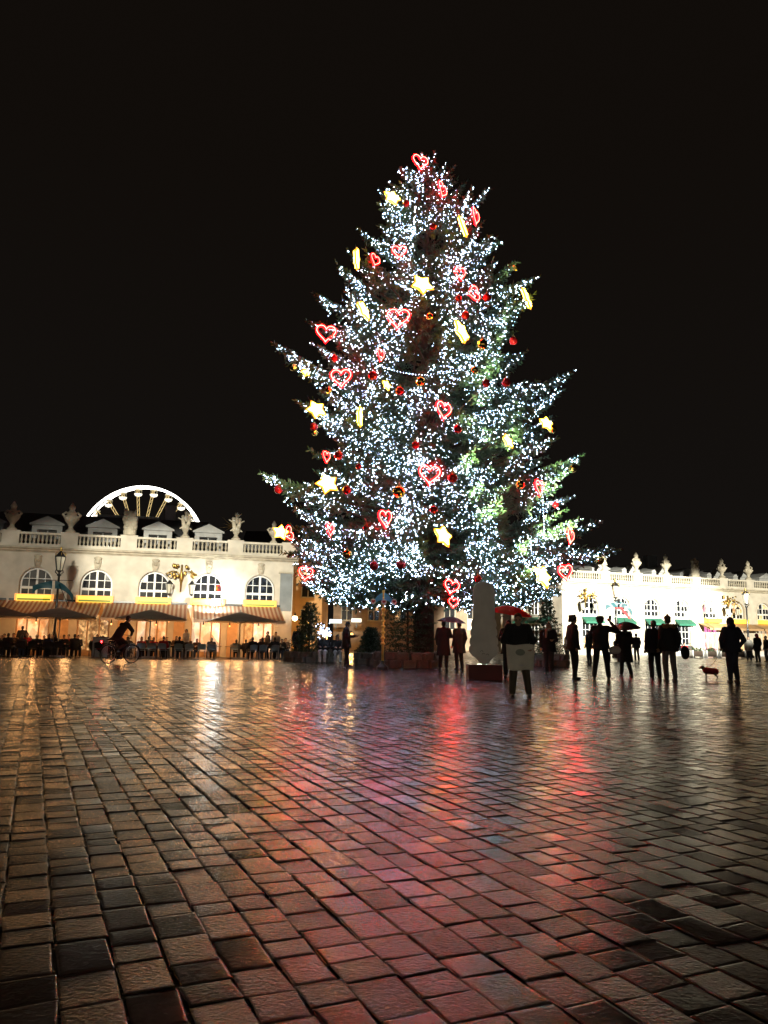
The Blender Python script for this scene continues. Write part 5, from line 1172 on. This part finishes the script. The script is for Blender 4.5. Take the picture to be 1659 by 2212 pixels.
# ------------------------------------------------------------------ lamp posts, banners, gilded pole
def lamp_post(label, P, zt, rz=0):
    t_ = thing('lamp_post', label, 'lamp post', P, rz, 'ornate iron lamp posts'); zl = zt - 1.35
    MB().lathe([(.42, 0), (.42, .18), (.30, .25), (.26, .9), (.32, 1.0), (.20, 1.1), (.10, 1.5), (.085, 2.4), (.12, 2.45), (.075, 2.55), (.065, zl - .35), (.14, zl - .3), (.05, zl - .14), (.09, zl - .06)], 12).build('post', BLACKM, t_, True)
    l_ = MB(); lantern_mesh(l_, (0, 0, zl), 1.25)
    for k in range(6):
        a = k * PI / 3; l_.tube([(.10 * math.cos(a), .10 * math.sin(a), zl - .25), (.26 * math.cos(a), .26 * math.sin(a), zl - .10), (.2 * math.cos(a), .2 * math.sin(a), zl + .05)], .02, 4)
    o = l_.build('lantern', BLACKM, t_); g_ = MB(); lantern_glass(g_, (0, 0, zl), 1.25); g_.build('glass', LGLASS, o)
    cr_ = MB().ball((0, 0, zt - .02), (.07, .07, .12)).lathe([(.05, zt - .2), (.14, zt - .12), (.04, zt - .05)], 8)
    for k in range(6): a = k * PI / 3; cr_.tube([(.26 * math.cos(a), .26 * math.sin(a), zt - .5), (.34 * math.cos(a), .34 * math.sin(a), zt - .36), (.22 * math.cos(a), .22 * math.sin(a), zt - .26)], .022, 4)
    cr_.build('crown', GOLD, t_, True); return t_
TEAL = cloth_thin('teal banner cloth', (.02, .085, .11), .2); BLUEB = cloth_thin('blue banner cloth', (.10, .52, .78), .3)
def banner(label, P, rz, w, h, m, tail=True, red=False):
    t_ = thing('banner', label, 'banner', P, rz, 'cloth banners on the lamp posts')
    for s in (-1, 1):
        vs, fs = [], []; nu, nv = 12, 6
        for i in range(nu + 1):
            u = i / nu
            for j in range(nv + 1):
                v = j / nv; top = .10 - h * .9 * u ** 2.0 * (1 if s > 0 else .45); bw = h * (.55 - .35 * u + .25 * (u > .8) * (u - .8) * 5)
                vs.append((s * (.08 + w * u), .05 * math.sin(u * 6 + v * 2) - .08, top - bw * v - .04 * math.sin(v * 5 + u * 4)))
        k_ = nv + 1; n = len(vs); vs += [(x, y + .012, z) for x, y, z in vs]
        fs = [f for i in range(nu) for j in range(nv) for f in ((i * k_ + j, (i + 1) * k_ + j, (i + 1) * k_ + j + 1, i * k_ + j + 1), tuple(x + n for x in (i * k_ + j, i * k_ + j + 1, (i + 1) * k_ + j + 1, (i + 1) * k_ + j)))]
        MB().add(vs, fs).build('cloth', m, t_, True)
    MB().tube([(-w * .95, -.02, .13), (w * .95, -.02, .13)], .02, 6).tube([(.3 * w, -.1, -.1), (w * .9, -.16, -h * 1.5)], .02, 5).build('rod', BLACKM, t_)
    if red: MB().prism([(-.5 * w, -.45 * h), (.2 * w, -.35 * h), (.9 * w, -1.3 * h), (.75 * w, -1.35 * h), (.1 * w, -.6 * h)], -.16, -.13).build('red_ribbon', REDC, t_)
    return t_
LP = at(113, 1415, 46.5); LP.z = gz(LP.x, LP.y); lamp_post('dark ornate lamp post in front of the left end of the cafe', LP, at(127, 1184, 46.5).z - LP.z)
p = at(117, 1258, 46.4); banner('teal cloth banner drooping from the lamp post at the cafe', p, 0, 1.15, .95, TEAL)
p = G(1334, 1421); RP = Vector((p.x, p.y, 0)); lamp_post('ornate lamp post with a blue banner before the white pavilion', RP, at(1336, 1252, RP.y).z)
p = at(1336, 1302, RP.y - .1); banner('blue and red horse-like cloth banner on the post before the white pavilion', p, 0, .95, .9, TEAL, red=True)
p = G(1619, 1421); RP2 = Vector((p.x, p.y, 0)); lamp_post('ornate lamp post at the far right before the white pavilion', RP2, at(1620, 1272, RP2.y).z)
GP = G(826, 1446); gp = thing('gilded_pole', 'gilded pole with blue drapes and lollipop hearts under the tree', 'decorated pole', GP); zt = at(831, 1275, GP.y).z; zb_ = at(831, 1297, GP.y).z
pb = MB().tube([(0, 0, 0), (0, 0, zt)], .045, 8)
for k in range(9): pb.ball((0, 0, .9 + k * .2), (.085, .085, .06), 8, 6)
pb.build('pole', mat('gilding brightened as lit', (.85, .60, .16), .4, .35, var=.2), gp, True); MB().lathe([(.22, 0), (.22, .08), (.08, .2), (.05, .3)], 10).build('base', BLACKM, gp)  # pole gilding lightened in its colour to look lit
for s in (-1, 1):
    vs = []; n0 = 8
    for i in range(n0 + 1):
        u = i / n0
        for v in (0, .5, 1): vs.append((s * (.03 + .36 * u), -.08 - .03 * math.sin(v * 3), zb_ + .27 - .12 * u - .22 * u * u - (.26 - .12 * u) * v))
    n = len(vs); vs += [(x, y + .012, z) for x, y, z in vs]; fs = [f for i in range(n0) for j in range(2) for f in ((i * 3 + j, i * 3 + 3 + j, i * 3 + 4 + j, i * 3 + 1 + j), tuple(x + n for x in (i * 3 + j, i * 3 + 1 + j, i * 3 + 4 + j, i * 3 + 3 + j)))]
    MB().add(vs, fs).build('drape', BLUEB, gp, True)
PKH = mat('pink heart print', (.45, .05, .07), .4, var=0)
for x, z in ((-.36, zb_ - .05), (.02, zb_ - .06), (.38, zb_ - .05)):
    o = MB().lathe([(.10, -.012), (.10, .012)], 16, Matrix.Translation((x, -.14, z)) @ Matrix.Rotation(PI / 2, 4, 'X')).build('disc', WHITEP, gp); hp = [(x + a * .13, z + c * .13) for a, _, c in HC]; MB().prism(hp, -.162, -.154).build('heart', PKH, o)

# ------------------------------------------------------------------ cafe terrace
def TP(px, w):
    d = ray(px, 1400); t_ = None
    for u in np.arange(-5, 18, .02):
        P = LW(u, w); 
        if abs(P.x / P.y - d[0] / d[1]) < .0006: t_ = P; break
    P = t_ or LW(8, w); P.z = gz(P.x, P.y); return P
PARA = mat('taupe parasol cloth', (.34, .27, .20), .8, var=.12, scale=2)
def parasol(label, P, w=4.0, ze=2.25, za=2.85):
    t_ = thing('parasol', label, 'parasol', P, LANG + .05, 'square parasols on the cafe terrace'); h = w / 2; m = MB(); n = 6; vs = []
    for s in range(4):
        for i in range(n + 1):
            for j in range(n + 1):
                u = j / n * 2 - 1; v = i / n; x, y = u * v * h, -v * h; z = za + (ze - za) * v - .06 * (1 - u * u) * v * (1 - v) * 2 - .03 * v * (1 - u * u)
                a = s * PI / 2; vs.append((x * math.cos(a) - y * math.sin(a), x * math.sin(a) + y * math.cos(a), z))
    k_ = n + 1; N = len(vs); vs += [(x, y, z - .012) for x, y, z in vs]; fs = []
    for s in range(4):
        for i in range(n):
            for j in range(n): q = s * k_ * k_ + i * k_ + j; f = (q, q + k_, q + k_ + 1, q + 1); fs.append(f); fs.append(tuple(x + N for x in f[::-1]))
    m.add(vs, fs).build('canopy', PARA, t_)
    MB().tube([(0, 0, .1), (0, 0, za + .12)], .035, 8).build('pole', mat('pale pole', (.35, .33, .30), .4), t_, True); MB().box(-.38, .38, -.38, .38, 0, .09).build('base', mat('concrete base', (.4, .38, .35), .8), t_)
    rb = MB()
    for k in range(8): a = k * PI / 4; r_ = h * (1.37 if k % 2 else .97); rb.tube([(0, 0, za - .1), (r_ * math.cos(a), r_ * math.sin(a), ze - .02)], .014, 4); rb.tube([(0, 0, za - .75), (r_ * .5 * math.cos(a), r_ * .5 * math.sin(a), (za + ze) / 2 - .07)], .012, 4)
    rb.build('ribs', BLACKM, t_)
for px, lab, zo in ((125, 'dark square parasol just behind the left lamp post', 0), (322, 'dark square parasol directly behind the cyclist', 0), (517, 'dark square parasol at the right end of the cafe terrace', 0), (-14, 'dark square parasol cut by the left picture edge', 0)):
    P = TP(px, 5.3); parasol(lab, P)
CHB = mat('blue grey plastic', (.24, .32, .36), .45, var=.1); CHD = mat('dark wicker', (.02, .018, .016), .6, var=.2); TBL = mat('table laminate', (.22, .15, .10), .35, var=.15)
def chair_proto(m, leg_m, name):
    t_ = thing(name, 'x', 'chair', (0, 0, 0), 0, 'chairs on the cafe terrace')
    s = MB(); s.add([(x, y, z) for z in (.44, .465) for x, y in ((-.22, -.20), (.22, -.20), (.21, .23), (-.21, .23))], [(0, 3, 2, 1), (4, 5, 6, 7), (0, 1, 5, 4), (1, 2, 6, 5), (2, 3, 7, 6), (3, 0, 4, 7)]).build('seat', m, t_)
    b = MB(); n = 8; vs = [(-.24 + .48 * i / n, -.20 - .05 * (1 - (2 * i / n - 1) ** 2) - .10 * j / 3, .52 + .36 * j / 3 - .05 * (2 * i / n - 1) ** 2 * (j / 3)) for i in range(n + 1) for j in range(4)]; N = len(vs); vs += [(x, y - .022, z) for x, y, z in vs]
    fs = [f for i in range(n) for j in range(3) for f in ((i * 4 + j, i * 4 + 4 + j, i * 4 + 5 + j, i * 4 + 1 + j)[::-1], tuple(q + N for q in (i * 4 + j, i * 4 + 4 + j, i * 4 + 5 + j, i * 4 + 1 + j)))]; rim = [i * 4 for i in range(n + 1)] + [n * 4 + j for j in (1, 2, 3)] + [i * 4 + 3 for i in range(n - 1, -1, -1)] + [2, 1]; fs += [(rim[i], rim[i] + N, rim[(i + 1) % len(rim)] + N, rim[(i + 1) % len(rim)]) for i in range(len(rim))]
    b.add(vs, fs).build('backrest', m, t_, True)
    for x, y, z in ((-.2, -.22, .62), (.2, -.22, .62), (-.2, .2, .45), (.2, .2, .45)): MB().tube([(x * 1.1, y * 1.15, 0), (x, y, z)], .016, 6).build('leg', leg_m, t_)
    return t_
c1 = chair_proto(CHB, mat('pale metal leg', (.35, .36, .37), .35), 'terrace_chair'); c2 = chair_proto(CHD, BLACKM, 'wicker_chair')
tb = thing('terrace_table', 'x', 'table', (0, 0, 0), 0, 'small tables on the cafe terrace'); MB().lathe([(.34, .71), (.36, .72), (.36, .74), (.34, .75)], 16).build('tabletop', TBL, tb); MB().tube([(0, 0, .03), (0, 0, .71)], .03, 7).lathe([(.24, 0), (.22, .03), (.04, .05)], 10).build('pedestal', BLACKM, tb)
gl = thing('drinking_glass', 'x', 'glass', (0, 0, 0), 0, 'glasses on the cafe tables'); MB().lathe([(.03, 0), (.036, .13), (.032, .13), (.026, .01)], 8).build('glass_body', mat('drink glass', (.5, .42, .3), .08, var=0), gl); MB().lathe([(.027, .012), (.031, .08)], 8).build('drink', mat('amber drink', (.45, .2, .03), .2, var=0), gl)
sitters = []
for k, (co, tr, ha, hm) in enumerate(((BLK, BLK, 'short', HAIRD), (BROWNC, JEAN, 'long', HAIRB), (NAVY, BLK, 'short', HAIRG), (REDC, BLK, 'bun', HAIRB), (DKG, JEAN, 'long', HAIRD))):
    sitters.append(person('x', (0, 0, 0), 0, 1.72, {**SIT, 'haL': (-.12, .34, .76), 'haR': (.14, .30, .74)}, coat=co, hem=.52, trousers=tr, hair=ha, hairm=hm, vox=.02, group='guests sitting at the cafe tables'))
WHO = ['black coat', 'brown jacket', 'navy coat', 'red jumper', 'dark grey jacket']
used = {}
def put(proto, P, rz, label, scale_=None):
    if proto.name not in used: used[proto.name] = 1; proto.location = P; proto.rotation_euler = (0, 0, rz); proto['label'] = label; return proto
    return dup(proto, P, rz, label, scale_)
def side_words(u):
    marks = ((-2.0, 'at the left edge of the cafe'), (1.6, 'left of the left lamp post'), (4.6, 'right of the left lamp post'), (7.2, 'behind the cyclist'), (10.2, 'right of the cyclist'), (13.2, 'near the right parasol'), (99, 'nearest the tree'))
    return next(w for m, w in marks if u < m)
cnt = {'ch': 0, 'cw': 0, 'tb': 0, 'st': 0, 'gl': 0}
rr = random.Random(12)
rows_ = []
u = -1.9
while u < 17.0:
    for w, d0 in ((4.95, 0), (2.9, .6)):
        rows_.append((u + d0 + rr.uniform(-.12, .12), w + rr.uniform(-.12, .12)))
    u += 1.42
rows_ = [r_ for r_ in rows_ if not (4.3 < r_[0] < 6.0 and r_[1] > 4)]
ti = 0
for u, w in sorted(rows_):
    dark = u < 7.3; line = 'front' if w > 4 else 'back'
    put(tb, LW(u, w, .0) + Vector((0, 0, gz(*LW(u, w).xy) + .25)), 0, f'round cafe table, {line} row, {side_words(u)}, {ORD[ti]} of all'); ti += 1
    for s in ((-.30, .62, 0), (.30, .62, 0), (-.28, -.62, PI), (.30, -.62, PI)):
        if rr.random() < .12: continue
        P = LW(u + s[0] + rr.uniform(-.05, .05), w + s[1] + rr.uniform(-.06, .06), 0); P.z = gz(P.x, P.y); a = LANG + s[2] + rr.uniform(-.25, .25); face = 'facing the facade' if s[2] == 0 else 'facing the square'
        key = 'cw' if dark else 'ch'
        if w > 4 or rr.random() < .6:
            put(c2 if dark else c1, P, a, f'{"dark wicker" if dark else "blue-grey"} chair {face}, {line} row, {ORD[cnt[key] % 40]} from left'); cnt[key] += 1
        if rr.random() < (.50 if s[2] == 0 else .78):
            k = rr.randrange(5); put(sitters[k], P + Vector((0, 0, -.035)), a, scale_=rr.uniform(.93, 1.07), label= f'guest in {WHO[k]}, {line} row, {side_words(u)}, {ORD[cnt["st"] % 40]} guest'); cnt['st'] += 1
    for k in range(2):
        P = LW(u + rr.uniform(-.2, .2), w + rr.uniform(-.18, .18), 0); P.z = gz(P.x, P.y) + .752
        if w > 4 and cnt['gl'] < 40: put(gl, P, 0, f'tall glass of amber drink on a front cafe table, {ORD[cnt["gl"] % 40]} from the left'); cnt['gl'] += 1
stand = dict(vox=.02, group='people standing on the cafe terrace')
person('waiter in white shirt and dark trousers standing among the tables', TP(402, 4.0), 150, 1.76, dict(elL=(-.26, .05, 1.16), haL=(-.14, .3, 1.12)), coat=PALE, hem=.92, trousers=BLK, **stand)
person('dark standing person at the left end of the cafe before a lit window', TP(46, 3.4), 30, 1.76, dict(), coat=BLK, hem=.7, trousers=BLK, **stand)
person('standing person in a pale top by the right end of the terrace', TP(596, 3.6), 200, 1.7, dict(), coat=BEIGE, hem=.8, trousers=DKG, hair='long', **stand)
person('dark standing person second from the right end of the terrace', TP(578, 3.8), 120, 1.72, dict(), coat=BLK, hem=.75, trousers=BLK, **stand)
MS = TP(217, 5.6); ms = thing('menu_stand', 'pale grey menu cabinet on the terrace left of the cyclist', 'menu stand', MS, LANG); MB().box(-.42, .42, -.16, .16, .02, 1.12).build('cabinet', mat('pale grey cabinet', (.32, .34, .33), .5, var=.1), ms); MB().box(-.46, .46, -.2, .2, 1.122, 1.18).build('top', GREYP, ms)
# troughs before the right pavilion
TRW = mat('dark planter wood', (.06, .04, .028), .7, var=.2)
tro = None
for i in range(4):
    P = gnd(1505 + i * 30, 1421 + i * .4); t_ = thing('flower_trough', f'wooden flower trough with white posts before the white pavilion, {ORD[i]} from the left', 'planter', P, RANG, 'flower troughs before the white pavilion')
    MB().box(-.50, .50, -.2, .2, .12, .55).build('box', TRW, t_); MB().box(-.62, -.5, -.22, .22, 0, .62).build('post', WHITEP, t_); MB().box(.5, .62, -.22, .22, 0, .62).build('post', WHITEP, t_)
    V, m = sprays(np.array([(x, y, .5) for x in np.linspace(-.45, .45, 12) for y in (-.12, 0, .12)]), np.array([(x + rnd.uniform(-.1, .1), y + rnd.uniform(-.1, .1), .5 + rnd.uniform(.15, .35)) for x in np.linspace(-.45, .45, 12) for y in (-.12, 0, .12)]), np.zeros(36), i, .05, .09, .04, 3); link('plants', spray_mesh('plants', V, m, NEEDLE2), t_)
